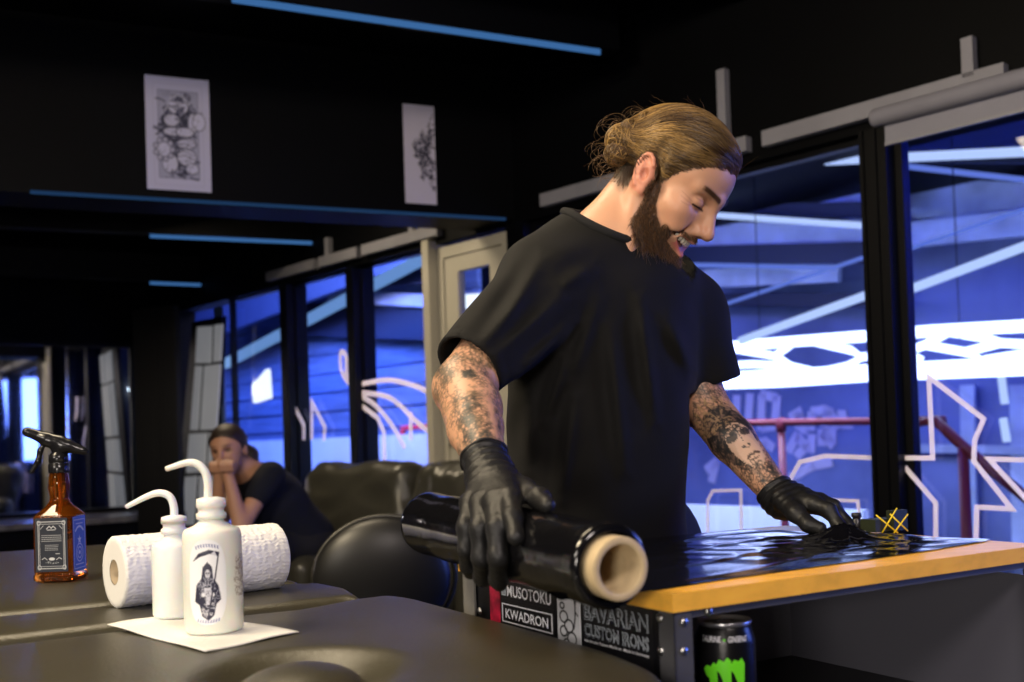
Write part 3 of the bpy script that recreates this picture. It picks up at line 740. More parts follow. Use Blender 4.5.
c1 = on_z(212, 632, ZN + .001); c1[1] += .01
D1 = c1[1]
wb1 = wash_bottle('squeeze_bottle', c1, .0345, .122, .0175, .024, [(208, 500), (208, 484), (205, 472), (197, 464), (186, 463), (166, 469)], D1, 'large milky squeeze bottle with the hooded reaper sticker, standing on the paper sheet', plast)
c2 = on_z(174, 617, ZN + .001); c2[1] += .01
wb2 = wash_bottle('squeeze_bottle', c2, .0295, .096, .0165, .022, [(174, 522), (174, 508), (170, 497), (160, 493), (148, 496), (126, 507)], c2[1], 'smaller plain milky squeeze bottle behind the reaper bottle, near the paper roll', plast2)
def cyl_map(c, R, az0, z0):   # az0 = azimuth of the left edge, seen from the camera, u in metres
    def f(u, v):
        a = az0 + u / R; return np.array([c[0] + R * cos(a), c[1] + R * sin(a), z0 + v])
    return f
# reaper sticker drawing
cv = Canvas(110, 180, (.93, .94, .97)); ink = (.03, .03, .06); bl = (.12, .14, .38)
cv.ell(.52, .60, .12, .13, ink); cv.ell(.52, .585, .075, .10, (.55, .55, .6)); cv.ell(.49, .60, .02, .02, ink); cv.ell(.555, .60, .02, .02, ink); cv.line([(.49, .545), (.55, .545)], .012, ink)
cv.poly([(.40, .68), (.52, .74), (.63, .68), (.66, .55), (.78, .46), (.84, .30), (.72, .25), (.66, .12), (.52, .06), (.36, .11), (.30, .24), (.17, .28), (.22, .47), (.36, .55)], ink)
cv.ell(.52, .62, .10, .115, ink); cv.ell(.52, .60, .062, .085, (.62, .62, .68)); cv.ell(.495, .61, .018, .022, ink); cv.ell(.55, .61, .018, .022, ink); cv.line([(.49, .555), (.55, .555)], .012, ink); cv.line([(.52, .60), (.52, .58)], .012, ink)
cv.scribble(.5, .38, .26, .22, 60, .012, (.55, .56, .66), .8, 3); cv.scribble(.5, .2, .18, .1, 30, .012, (.8, .8, .85), .8, 4)
cv.poly([(.43, .44), (.60, .44), (.56, .24), (.47, .24)], (.62, .62, .7)); cv.ell(.40, .36, .05, .04, (.8, .8, .85)); cv.ell(.63, .36, .05, .04, (.8, .8, .85)); cv.scribble(.51, .35, .08, .1, 26, .01, ink, .8, 5)
cv.line([(.50, .08), (.70, .55), (.80, .84)], .035, ink); cv.poly([(.80, .85), (.56, .88), (.30, .84), (.12, .74), (.34, .80), (.58, .83), (.79, .80)], ink)
cv.poly([(.60, .83), (.70, .86), (.76, .80)], (.7, .7, .78))
for i in range(9): cv.line([(.22 + i * .068, .945 - .006 * (i - 4) ** 2 / 4), (.25 + i * .068, .915 - .006 * (i - 4) ** 2 / 4)], .02, bl); cv.line([(.25 + i * .068, .945 - .006 * (i - 4) ** 2 / 4), (.225 + i * .068, .92 - .006 * (i - 4) ** 2 / 4)], .014, bl)
for i in range(9): cv.line([(.24 + i * .065, .035 + .006 * (i - 4) ** 2 / 5), (.26 + i * .065, .062 + .006 * (i - 4) ** 2 / 5)], .022, bl); cv.line([(.26 + i * .065, .035 + .006 * (i - 4) ** 2 / 5), (.245 + i * .065, .06)], .014, bl)
vx = math.atan2(CAM[1] - c1[1], CAM[0] - c1[0])
def blob(u, v): return ((np.abs((u - .5) / .5) ** 2.6 + np.abs((v - .5) / .5) ** 3.2) < 1)
decal('sticker', cv, .046, .100, cyl_map(c1, .0350, vx - .86, c1[2] + .012), wb1, .4, mask=blob, label='sticker with a hooded reaper holding a scythe')
cv = Canvas(70, 120, (.86, .86, .80)); sk = (.22, .14, .10)
cv.scribble(.5, .5, .4, .45, 150, .02, sk, .7, 8); cv.ell(.5, .72, .2, .12, (.7, .66, .6)); cv.scribble(.5, .72, .2, .12, 20, .02, sk, .8, 9)
decal('sticker', cv, .032, .066, cyl_map(c1, .0349, vx + .72, c1[2] + .032), wb1, .4, mask=lambda u, v: (np.abs((u - .5) / .5) ** 2 + np.abs((v - .5) / .5) ** 2) < 1, label='brown inked sticker wrapping out of sight')

# ------------------------------------------------------------------ kitchen roll
RR = .050
ka = on_z(114, 573, ZB + RR); ka[2] = ZB + RR + .001; kb = ka + np.array([.77, .635, 0]) * .250
kd = (kb - ka) / np.linalg.norm(kb - ka); L = min(.30, max(.22, np.linalg.norm(kb - ka)))
kr = thing('paper_towel_roll', 'white roll of kitchen paper lying on the bed behind the squeeze bottles', 'paper towels', (ka + kb) / 2 * [1, 1, 0] + [0, 0, ZB])
def rollmesh(seg=180, nl=110):
    s_ = np.cross(kd, ZV); s_ /= np.linalg.norm(s_); u_ = np.cross(s_, kd); V = []; Fq = []
    rr = [(.018, .0), (.028, -.001), (.042, 0), (RR - .002, 0)] ; prof = [(r, 0.) for r, _ in rr] + [(RR, z) for z in np.linspace(.002, L - .002, nl)] + [(RR - .002, L), (.042, L), (.018, L)]
    for r, z in prof:
        for k in range(seg):
            a = 2 * pi * k / seg; q = r
            if r == RR: q += .0011 * sin(a * 34 + 2.1 * sin(z * 260)) * sin(z * 330 + 2.2 * sin(a * 17))
            V.append(ka + kd * z + q * (cos(a) * s_ + sin(a) * u_))
    n = len(prof)
    for i in range(n - 1):
        for k in range(seg): Fq.append((i * seg + k, i * seg + (k + 1) % seg, (i + 1) * seg + (k + 1) % seg, (i + 1) * seg + k))
    return V, Fq
V, Fq = rollmesh(); npmesh('paper_layers', V, Fq, mat('tissue', (.82, .81, .78), .9), kr)
obj('cardboard_core', lathe(BM(), [(.018, .001), (.0165, .0), (.0165, L), (.018, L - .001)], ka, kd, 40, capends=False), mat('cardboard', (.42, .33, .22), .8), kr, smooth=True)

# ------------------------------------------------------------------ amber spray bottle
sb0 = on_z(54, 582, ZB + .001); sb0[1] += .03
SBK = .915
spb = thing('spray_bottle', 'amber square glass spray bottle with black label and blue label on the bed', 'bottle', sb0)
vdir = math.atan2(CAM[1] - sb0[1], CAM[0] - sb0[0]); ang = vdir - radians(24)
fx = np.array([cos(ang), sin(ang), 0]); fy = np.array([-sin(ang), cos(ang), 0])
amber = bpy.data.materials.new('amber_glass'); amber.use_nodes = True; nt = amber.node_tree; b_ = nt.nodes['Principled BSDF']
b_.inputs['Base Color'].default_value = (.62, .17, .015, 1); b_.inputs['Transmission Weight'].default_value = .93; b_.inputs['Roughness'].default_value = .04; b_.inputs['IOR'].default_value = 1.33
def sq_loft(bm, rings, seg=48, n=5.0):
    R_ = []
    for hx, hy, z, nn in rings:
        r = []
        for k in range(seg):
            a = 2 * pi * k / seg; c, s = cos(a), sin(a); q = (abs(c) ** nn + abs(s) ** nn) ** (-1 / nn)
            r.append(bm.verts.new(sb0 + fx * hx * q * c + fy * hy * q * s + ZV * z * SBK))
        R_.append(r)
    for A, B in zip(R_, R_[1:]):
        for k in range(seg): bm.faces.new((A[k], A[(k + 1) % seg], B[(k + 1) % seg], B[k]))
    bm.faces.new(R_[0][::-1]); bm.faces.new(R_[-1]); return bm
hw = .0345
obj('bottle_body', sq_loft(BM(), [(hw * .9, hw * .9, 0, 8), (hw * 1.04, hw * 1.04, .004, 9), (hw * 1.04, hw * 1.04, .012, 9), (hw, hw, .015, 9), (hw, hw, .118, 9), (hw * 1.02, hw * 1.02, .121, 8), (hw * .95, hw * .95, .126, 6), (hw * .62, hw * .62, .140, 3), (.0165, .0165, .150, 2), (.0155, .0155, .158, 2), (.0185, .0185, .176, 2), (.0165, .0165, .196, 2), (.0145, .0145, .205, 2), (.0145, .0145, .212, 2)]), amber, spb, smooth=True)
blkp = mat('black_plastic', (.010, .010, .012), .22, spec=.6)
def SP(x, y, z): return sb0 + fx * x + fy * y + ZV * z
# sprayer head points to image left
left = np.array([-1., -.15, 0]); left /= np.linalg.norm(left)
def HPt(a, z): return sb0 + left * a + ZV * (z - .022)
bm = lathe(BM(), [(.0165, .206), (.0172, .208), (.0172, .222), (.0150, .224), (.0165, .226), (.0160, .238), (.011, .242), (.011, .252)], sb0 - ZV * .020, ZV, 32)
obj('screw_collar', bm, blkp, spb, smooth=True)
S_ = SDF(); S_.chain([HPt(-.040, .246), HPt(-.010, .256), HPt(.018, .267), HPt(.040, .277)], [.005, .011, .011, .009], k=.01)
S_.rc(HPt(0, .240), HPt(0, .262), .011, .012, k=.008).rc(HPt(-.047, .243), HPt(-.02, .254), .003, .008, k=.01)
S_.rc(HPt(.038, .277), HPt(.050, .281), .0085, .009, k=.002)
sdf_obj('spray_head', S_, .0013, blkp, spb)
S_ = SDF(); S_.chain([HPt(.022, .262), HPt(.030, .248), HPt(.034, .230), HPt(.045, .212)], [.004, .0045, .0045, .004], k=.004)
sdf_obj('trigger', S_, .0012, blkp, spb)
obj('dip_tube', tube(BM(), [SP(0, 0, .205), SP(.004, .004, .10), SP(.012, -.010, .012)], .0025, 8), mat('amber_tube', (.35, .12, .02), .4), spb, smooth=True)
cv = Canvas(100, 130, (.018, .022, .035)); wht = (.62, .64, .66)
cv.line([(.10, .07), (.90, .07), (.90, .93), (.10, .93)], .016, wht, closed=True); cv.line([(.14, .11), (.86, .11), (.86, .89), (.14, .89)], .008, wht, closed=True)
for sx in (0, 1):
    for sy in (0, 1): cv.ell(.12 + .76 * sx, .09 + .82 * sy, .05, .05, wht, ring=.012)
cv.line([(.36, .80), (.44, .85), (.50, .81), (.56, .85), (.64, .80)], .02, wht); cv.line([(.38, .78), (.62, .78)], .014, wht)
cv.line([(.17, .80), (.26, .86)], .01, wht); cv.line([(.83, .80), (.74, .86)], .01, wht)
r_ = random.Random(4)
for i in range(4):
    x = .2
    while x < .8: l = r_.uniform(.02, .06); cv.line([(x, .68 - .035 * i), (min(.8, x + l), .68 - .035 * i)], .011, wht, .8); x += l + .018
for i in range(4):
    x = .3
    while x < .7: l = r_.uniform(.02, .05); cv.line([(x, .50 - .03 * i), (min(.7, x + l), .50 - .03 * i)], .009, wht, .8); x += l + .018
cv.line([(.62, .34), (.74, .34)], .012, wht); cv.line([(.2, .24), (.28, .27), (.36, .23)], .014, wht); cv.line([(.8, .24), (.72, .27), (.64, .23)], .014, wht); cv.ell(.5, .245, .09, .035, wht); cv.scribble(.5, .17, .25, .03, 18, .01, wht, .8, 6)
decal('label', cv, .056, .092, lambda u, v: SP(hw + .0014, -.028 + u, .018 + v), spb, .5, label='black label with white ornate border')
cv = Canvas(80, 130, (.07, .16, .62)); wh2 = (.62, .68, .85)
cv.line([(.08, .06), (.92, .06), (.92, .94), (.08, .94)], .02, wh2, closed=True); cv.ell(.5, .34, .26, .26, wh2, ring=.03); cv.ell(.5, .34, .16, .16, wh2, ring=.03); cv.ell(.5, .34, .06, .06, wh2)
cv.poly([(.5, .66), (.54, .60), (.64, .60), (.56, .555), (.6, .50), (.5, .535), (.4, .50), (.44, .555), (.36, .60), (.46, .60)], wh2); cv.line([(.2, .74), (.35, .80), (.5, .82), (.65, .80), (.8, .74)], .06, wh2); cv.line([(.25, .87), (.75, .87)], .025, wh2); cv.line([(.2, .13), (.8, .13)], .03, wh2)
decal('label', cv, .052, .094, lambda u, v: SP(hw - .030 - .0 - u + .026 - .028 + .03, hw + .0014, .016 + v), spb, .5, label='blue label with white rings')

# ================================================================== WORKBENCH
TA = np.array([.86, .51, 0.]); TA /= np.linalg.norm(TA); TB = np.array([-TA[1], TA[0], 0.])
A0 = on_z(672, 594, .94); A0[2] = 0
TW, TD = .62, .46
def TP(a, b, z): return A0 + TA * a + TB * b + ZV * z
wood = mat('plywood_top', (.98, .50, .055), .32, noise=.12, nscale=9, stretch=(.6, 6, 6), coat=.08)
steel_d = mat('dark_frame_steel', (.085, .085, .092), .42, metal=.2, noise=.15, nscale=12)
steel_l = mat('light_frame_steel', (.32, .31, .29), .45, metal=.5, noise=.1, nscale=12)
screw_m = mat('screw', (.62, .62, .62), .3, metal=1)
TAX = [TA, TB, ZV]
wbn = thing('workbench', 'small dark metal workbench with wooden top and stickers on its side', 'workbench', TP(TW / 2, TD / 2, 0))
obj('tabletop', box(BM(), TP(TW / 2, TD / 2, .9305), (TW, TD, .019), TAX), wood, wbn, bevel=.0015)
def post(a0, a1, b0, b1, m):
    bm = BM(); t = .003
    if a0 < .1: box(bm, TP(.004 + t / 2, (b0 + b1) / 2, .4605), (t, b1 - b0, .921), TAX)
    else: box(bm, TP(TW - .004 - t / 2, (b0 + b1) / 2, .4605), (t, b1 - b0, .921), TAX)
    bb = .004 if b0 < .1 else TD - .004 - t
    box(bm, TP((a0 + a1) / 2, bb + t / 2, .4605), (a1 - a0, t, .921), TAX)
    return obj('corner_post', bm, m, wbn, bevel=.0006)
post(.004, .028, .004, .028, steel_d); post(TW - .028, TW - .004, .004, .028, steel_d); post(.004, .03, TD - .036, TD - .004, steel_l); post(TW - .028, TW - .004, TD - .028, TD - .004, steel_d)
bm = BM(); box(bm, TP(TW / 2, .0095, .9165), (TW - .06, .004, .009), TAX); obj('front_rail', bm, steel_d, wbn, bevel=.0006)
obj('back_panel', box(BM(), TP(TW / 2, TD - .015, .50), (TW - .02, .003, .80), TAX), mat('panel_grey', (.16, .16, .19), .45, noise=.25, nscale=6), wbn)
obj('right_panel', box(BM(), TP(TW - .012, TD / 2, .50), (.003, TD - .03, .80), TAX), mat('panel_grey2', (.12, .12, .15), .45), wbn)
obj('side_panel', box(BM(), TP(.0105, TD / 2, .50), (.003, TD - .03, .836), TAX), mat('panel_black', (.006, .006, .008), .35), wbn)
SHZ = .897 - .168 - .001
obj('shelf', box(BM(), TP(TW / 2, TD / 2, SHZ - .008), (TW - .03, TD - .035, .016), TAX), mat('shelf_grey', (.03, .03, .034), .5), wbn)
obj('shelf', box(BM(), TP(TW / 2, TD / 2, .2), (TW - .03, TD - .035, .016), TAX), mat('shelf_grey', (.03, .03, .034), .5), wbn)
def sidept(px, py, o=0.):
    d = ray(px, py); q0 = TP(.004 - o, 0, 0); t = ((q0 - CAM) @ TA) / (d @ TA); q = CAM + d * t; return float((q - A0) @ TB), float(q[2])
def frontpt(px, py, o=0.):
    d = ray(px, py); q0 = TP(0, .004 - o, 0); t = ((q0 - CAM) @ TB) / (d @ TB); q = CAM + d * t; return float((q - A0) @ TA), float(q[2])
def screw(P, n):
    P = np.array(P)
    return obj('screw', lathe(BM(), [(.0048, 0), (.0046, .0012), (.003, .0024), (.001, .0028)], P, n, 16), screw_m, wbn, smooth=True)
for px, py in ((684, 622), (684, 651)): a, z = frontpt(px, py); screw(TP(a, .004, z), -TB)
a, z = frontpt(711, 611); screw(TP(a, .0075, .9160), -TB)
for px, py in ((660, 618), (661, 651), (480, 584), (480, 611)): b, z = sidept(px, py); screw(TP(.004, b, z), -TA)
# stickers on the side: local coordinates u runs from far to near, v up
def SM(b0, z0, o=.0): return lambda u, v: TP(.0088 - .0003 - o, b0 - u, z0 + v)
zs_t = .905
def rect(name, bf, bn, z0, z1, m, parent=wbn, o=0., label=None):
    bm = BM(); f = SM(0, 0, o); box(bm, TP(.0088 - .0002 - o, (bf + bn) / 2, (z0 + z1) / 2), (.0004, abs(bf - bn), z1 - z0), TAX); q = obj(name, bm, m, parent)
    if label: q['label'] = label
    return q
stw = mat('sticker_white', (.85, .86, .92), .4); stk = mat('sticker_black', (.008, .008, .010), .35); stg = mat('sticker_grey', (.45, .50, .56), .4); str_ = mat('sticker_red', (.45, .015, .05), .4, noise=.6, nscale=60)
bR0, bR1 = sidept(487, 600)[0], sidept(497, 600)[0]; bM1 = sidept(551, 600)[0]; bW0, bW1 = sidept(554, 605)[0], sidept(577, 610)[0]; bB1 = sidept(650, 630)[0]
zt_ = sidept(551, 590)[1]; zb_ = zt_ - .085
zt_ = .9195
rect('sticker', bR0, bR1, zb_, zt_, str_, label='narrow red sticker strip')
s1_ = rect('sticker', bR1 - .001, bM1, zt_ - .0235, zt_, stk, label='black sticker reading MUSOTOKU')
wM = bR1 - bM1
lettering('MUSOTOKU', wM * .80, .0145, SM(bR1 - wM * .15, zt_ - .0205, .0006), stw, s1_, bold=.012)
rect('lettering_box', bR1 - wM * .04, bR1 - wM * .12, zt_ - .0205, zt_ - .006, stg, s1_, o=.0002); lettering('ink', .010, wM * .06, lambda u, v: TP(.0088 - .0011, bR1 - wM * .11 + v, zt_ - .0185 + u), stk, s1_)
s2_ = rect('sticker', bR1 - .001, bM1, zb_, zt_ - .0245, stk, label='black sticker reading KWADRON in a white frame')
for (u0, u1, v0, v1) in ((.04, .96, .0285, .030), (.04, .96, .006, .0075), (.04, .055, .0075, .0285), (.945, .96, .0075, .0285)):
    rect('frame_line', bR1 - wM * u0, bR1 - wM * u1, zt_ - .0245 - .036 + v0, zt_ - .0245 - .036 + v1, stw, s2_, o=.0004)
lettering('KWADRON', wM * .78, .0125, SM(bR1 - wM * .11, zt_ - .0490, .0006), stw, s2_, bold=.014)
s3_ = rect('sticker', bW0, bW1, zb_, zt_, stw, label='white sticker with a black bubble drawing')
wW = bW0 - bW1; cv = Canvas(60, 110, (.62, .63, .68)); ik = (.01, .01, .012)
for x, y, r in ((.28, .62, .17), (.50, .48, .19), (.26, .38, .15), (.62, .28, .19), (.38, .18, .14), (.22, .80, .09)): cv.ell(x, y, r, r, ik, ring=.06)
cv.line([(.74, .95), (.80, .84), (.78, .62), (.72, .46)], .06, ik); cv.line([(.88, .97), (.80, .86)], .06, ik); cv.line([(.80, .74), (.90, .68)], .05, ik)
decal('drawing', cv, wW * .96, .07, SM(bW0 - wW * .02, zt_ - .073, .0006), s3_, .4)
s4_ = rect('sticker', bW1 - .001, bB1, zb_ - .004, zt_ - .002, stk, label='dark sticker reading BAVARIAN CUSTOM IRONS')
wB = bW1 - bB1
lettering('BAVARIAN', wB * .88, .0200, SM(bW1 - wB * .06, zt_ - .0275, .0006), stg, s4_, bold=.03); lettering('BAVARIAN', wB * .86, .0185, SM(bW1 - wB * .07, zt_ - .0268, .0012), stk, s4_, bold=-.012)
lettering('CUSTOM IRONS', wB * .88, .0150, SM(bW1 - wB * .06, zt_ - .0465, .0006), stg, s4_, bold=.035); lettering('CUSTOM IRONS', wB * .86, .0138, SM(bW1 - wB * .07, zt_ - .0460, .0012), stk, s4_, bold=-.010)
lettering('Handmade Tattoo Machines  Made in Germany', wB * .88, .0042, SM(bW1 - wB * .06, zt_ - .0535, .0006), stw, s4_, bold=.01)

# ------------------------------------------------------------------ energy drink can on the shelf
cc = at(725, 640, 1.155); cc[2] = SHZ
can = thing('drink_can', 'tall black energy drink can with a green claw mark on the bench shelf', 'can', cc)
cblk = mat('can_black', (.008, .008, .009), .28, metal=.3, spec=.6, bump=.05, bscale=400); alu = mat('aluminium', (.62, .62, .66), .28, metal=.9)
Rc = .0325
obj('can_body', lathe(BM(), [(.022, 0), (.024, .001), (.029, .008), (Rc, .014), (Rc, .145), (Rc - .001, .150), (.0285, .160), (.0275, .163)], cc, ZV, 64), cblk, can, smooth=True)
obj('can_lid', lathe(BM(), [(.0275, .162), (.0292, .1635), (.0295, .166), (.0285, .168), (.0275, .1665), (.0265, .163), (.012, .1625), (.001, .1628)], cc, ZV, 48), alu, can, smooth=True)
obj('pull_tab', box(BM(), cc + [0, -.004, .1645], (.014, .022, .0012)), alu, can, bevel=.0005)
vx = math.atan2(CAM[1] - cc[1], CAM[0] - cc[0])
grn = mat('claw_green', (.16, .78, .02), .4, emit=(.1, .6, .01), estr=.0)
claws = [[(.0, .055), (.004, .059), (.009, .058), (.012, .062), (.0155, .060), (.016, .045), (.0145, .012), (.012, -.005), (.0105, .020), (.0085, .038), (.0065, .047), (.003, .049)],
         [(.0125, .0565), (.018, .065), (.023, .063), (.0265, .067), (.0305, .064), (.0300, .042), (.0285, .010), (.026, -.012), (.0235, .020), (.0215, .045), (.0185, .052)],
         [(.0275, .058), (.034, .065), (.038, .063), (.042, .066), (.0455, .061), (.0440, .038), (.041, .010), (.0385, -.004), (.0375, .020), (.0365, .044), (.033, .052)]]
fm_ = cyl_map(cc, Rc + .0004, vx - .80, cc[2] + .055)
for k, pts in enumerate(claws):
    bm = BM(); vs = [bm.verts.new((x, y, 0)) for x, y in pts]; bm.faces.new(vs); bmesh.ops.triangulate(bm, faces=bm.faces)
    bmesh.ops.subdivide_edges(bm, edges=bm.edges, cuts=3, use_grid_fill=True)
    for v in bm.verts: v.co = Vector(fm_(v.co.x * 1.03 + .0005, v.co.y * 1.15))
    obj('claw_mark', bm, grn, can)
lettering('TAURINE', .0225, .0066, cyl_map(cc, Rc - .0004, vx - .84, cc[2] + .1475), stw, can, bold=.01, shear=.2)
lettering('+', .0035, .0035, cyl_map(cc, Rc - .0006, vx - .08, cc[2] + .1483), grn, can, bold=.02)
lettering('GINSENG', .022, .0066, cyl_map(cc, Rc - .0004, vx + .10, cc[2] + .1475), stw, can, bold=.01, shear=.2)

# ------------------------------------------------------------------ black stretch film roll
fa = at(621, 569, .985); fb = at(429, 523, 1.42); fd = (fb - fa) / np.linalg.norm(fb - fa); FL = np.linalg.norm(fb - fa)
film = mat('black_film', (.004, .004, .005), .13, spec=.7, bump=.03, bscale=30)
RF = .0415
fr = thing('film_roll', 'thick roll of glossy black stretch film held over the corner of the bench', 'film roll', (fa + fb) / 2)
prof = [(.0335, .016), (RF - .004, .0155), (RF, .019)] + [(RF + .00008 * sin(i * 2.1) + .0005 * sin(i * .37), .019 + (FL - .022) * i / 90) for i in range(1, 90)] + [(RF, FL - .003), (RF - .003, FL), (.0335, FL)]
obj('film', lathe(BM(), prof, fa, fd, 96, capends=False), film, fr, smooth=True)
core = mat('core_cardboard', (.52, .40, .23), .75, noise=.12, nscale=60)
obj('cardboard_core', lathe(BM(), [(.0305, .014), (.0305, .001), (.0298, 0), (.0235, 0), (.0228, .001), (.0228, FL), (.0305, FL + .004), (.0305, .014)], fa, fd, 64, capends=False), core, fr, smooth=True)

# film sheet laid over the table top
def film_sheet():
    nu, nv = 150, 120; V = []; pts = {}
    fr_l = [on_z(x, y, .9415) for x, y in ((560, 600), (640, 592), (730, 578), (840, 563), (930, 550), (985, 541))]
    bk_l = [TP(.02, TD - .006, .94), TP(.12, TD - .004, .94), TP(.25, TD - .003, .94), TP(.40, TD - .003, .94), TP(.52, TD - .006, .94), on_z(990, 539, .9415)]
    def interp(l, u):
        x = u * (len(l) - 1); i = min(int(x), len(l) - 2); return l[i] * (1 - x + i) + l[i + 1] * (x - i)
    tent = on_z(843, 529, .955)
    for i in range(nu):
        for j in range(nv):
            u, v = i / (nu - 1), j / (nv - 1); p = interp(fr_l, u) * (1 - v) + interp(bk_l, u) * v
            q = p[:2] - tent[:2]; r = np.hypot(*q); a = math.atan2(q[1], q[0])
            z = .9418 + .0006 * (1 + sin(p[0] * 41 + 13 * sin(p[1] * 9))) * .5 + .0012 * max(0, sin(p @ TB * 70 + 2.5 * sin(p @ TA * 9 + 1))) ** 3
            z += (.018 * math.exp(-(r / .030) ** 2) + .005 * math.exp(-r / .08) * max(0, sin(a * 7 + 1.1)) ** 2)
            ed = min(v, 1 - v, 1 - u) * 12
            z = .9412 + (z - .9412) * min(1, ed + .15)
            V.append((p[0], p[1], z))
    idx = np.arange(nu * nv).reshape(nu, nv); Fq = np.stack([idx[:-1, :-1], idx[1:, :-1], idx[1:, 1:], idx[:-1, 1:]], -1).reshape(-1, 4)
    return np.array(V), Fq
V, Fq = film_sheet(); film2 = mat('black_film_sheet', (.004, .004, .006), .10, spec=.8, bump=.03, bscale=14)
o = npmesh('film_sheet', V, Fq, film2); prop(o, 'wrinkled glossy black film sheet spread over the wooden bench top', 'film sheet')

# small things at the back of the bench
bb = on_z(857, 530, .944)
o = obj('small_bottle', lathe(BM(), [(.008, 0), (.009, .001), (.009, .014), (.006, .017), (.006, .020), (.0075, .0205), (.0075, .026), (.006, .027)], (bb[0], bb[1], .9435), ZV, 20), mat('dark_plastic', (.015, .015, .02), .3), smooth=True); prop(o, 'tiny dark bottle standing on the film beside the left glove', 'bottle')
bx0 = on_z(882, 531, .944)
gl = thing('tool_case', 'small dark case lying at the bench back with yellow criss-cross lines', 'case', (bx0[0], bx0[1], .944))
caseM = mat('case_dark', (.02, .025, .012), .4)
bm = BM(); box(bm, (bx0[0] + .002, bx0[1], .954), (.066, .028, .018), [TA, TB, ZV]); obj('case_body', bm, caseM, gl, bevel=.004)
yel = mat('yellow_cord', (.80, .58, .02), .5)
def yp(px, py): q = at(px, py, bx0[1] - .022); return q
for a, b in (((876, 515), (898, 533)), ((882, 533), (897, 508)), ((894, 533), (908, 514)), ((908, 531), (890, 514)), ((872, 522), (873, 530))):
    obj('yellow_line', tube(BM(), [yp(*a), yp(*b)], .0012, 8), yel, gl, smooth=True)
bm = BM(); c_ = at(897, 520, bx0[1] - .004); box(bm, c_, (.030, .014, .030), [TA, TB, ZV]); obj('upright_pocket', bm, caseM, gl, bevel=.003)

# ================================================================== DRAWINGS ON THE BEAM
def poster(px0, px1, cv, lab, ptop, pbot):
    u0, z1 = hpt(px0, ptop); u1 = hpt(px1, ptop)[0]; z0 = hpt(px0, pbot)[1]
    e = thing('drawing', lab, 'drawing', HW(u0, z0, -.01))
    box_ = box(BM(), HW((u0 + u1) / 2, (z0 + z1) / 2, -.006), (u1 - u0, .006, z1 - z0), [RA, RB, ZV]); obj('backing_sheet', box_, mat('poster_back', (.50, .50, .62), .7), e)
    decal('artwork', cv, u1 - u0, z1 - z0, lambda u, v: HW(u0 + u, z0 + v, -.0105), e, .7)
def ink_art(cv, seed, spots, darks):
    for (cx, cy, rx, ry, n) in darks: cv.scribble(cx, cy, rx, ry, n, .035, (.04, .04, .07), .75, seed); seed += 1
    for (cx, cy, rx, ry) in spots:
        cv.ell(cx, cy, rx, ry, (.68, .67, .84), .9); cv.ell(cx, cy, rx, ry, (.08, .08, .12), .9, ring=.012); cv.scribble(cx, cy, rx * .8, ry, 8, .01, (.15, .15, .2), .7, seed); seed += 1
PB = (.60, .59, .76)
cv = Canvas(130, 215, PB); cv.poly([(.19, .11), (.81, .11), (.81, .88), (.19, .88)], (.42, .42, .56)); cv.line([(.19, .11), (.81, .11), (.81, .88), (.19, .88)], .01, (.2, .2, .3), closed=True)
cv.line([(.12, .05), (.88, .05), (.88, .94), (.12, .94)], .006, (.42, .41, .55), closed=True)
ink_art(cv, 20, [(.50, .74, .16, .11), (.72, .60, .07, .16), (.82, .62, .10, .13), (.40, .62, .12, .09), (.42, .52, .16, .06), (.60, .52, .14, .07), (.62, .42, .15, .08), (.62, .30, .15, .12), (.36, .24, .12, .14), (.27, .36, .13, .11), (.70, .20, .10, .08)],
        [(.5, .70, .26, .16, 70), (.45, .45, .24, .22, 90), (.6, .24, .2, .14, 50)])
cv.scribble(.5, .72, .13, .10, 26, .02, (.05, .05, .1), .8, 51); cv.line([(.30, .70), (.40, .83), (.55, .85), (.68, .76)], .02, (.55, .55, .66))
for i in range(5): cv.line([(.46, .44 - i * .035), (.60, .46 - i * .035), (.74, .42 - i * .035)], .014, (.06, .06, .1), .8)
for i in range(9): a = i * .7; cv.ell(.27 + .13 * cos(a), .36 + .085 * sin(a), .04, .04, (.48, .47, .6)); cv.ell(.27 + .13 * cos(a), .36 + .085 * sin(a), .04, .04, (.1, .1, .15), ring=.012)
cv.scribble(.5, .16, .28, .04, 30, .012, (.08, .08, .12), .8, 71); cv.scribble(.5, .84, .28, .03, 22, .012, (.1, .1, .15), .7, 72)
poster(144, 208, cv, 'taller left drawing on the dark beam, a standing inked figure with a wide pale border', 75, 189)
cv = Canvas(80, 200, (.64, .61, .78))
for (cx, cy, rx, ry, n) in ((.84, .74, .12, .08, 26), (.72, .66, .20, .08, 36), (.52, .58, .24, .07, 40), (.78, .56, .16, .08, 30), (.45, .51, .14, .06, 24), (.62, .47, .20, .05, 30), (.55, .40, .16, .05, 24), (.85, .42, .12, .07, 20), (.70, .30, .20, .06, 30), (.88, .22, .09, .09, 18), (.90, .85, .05, .06, 6)): cv.scribble(cx, cy, rx, ry, n, .034, (.03, .03, .06), .85, int(cx * 100))
poster(402, 433, cv, 'narrow right drawing on the dark beam, black ink flames on its right side', 104, 203)

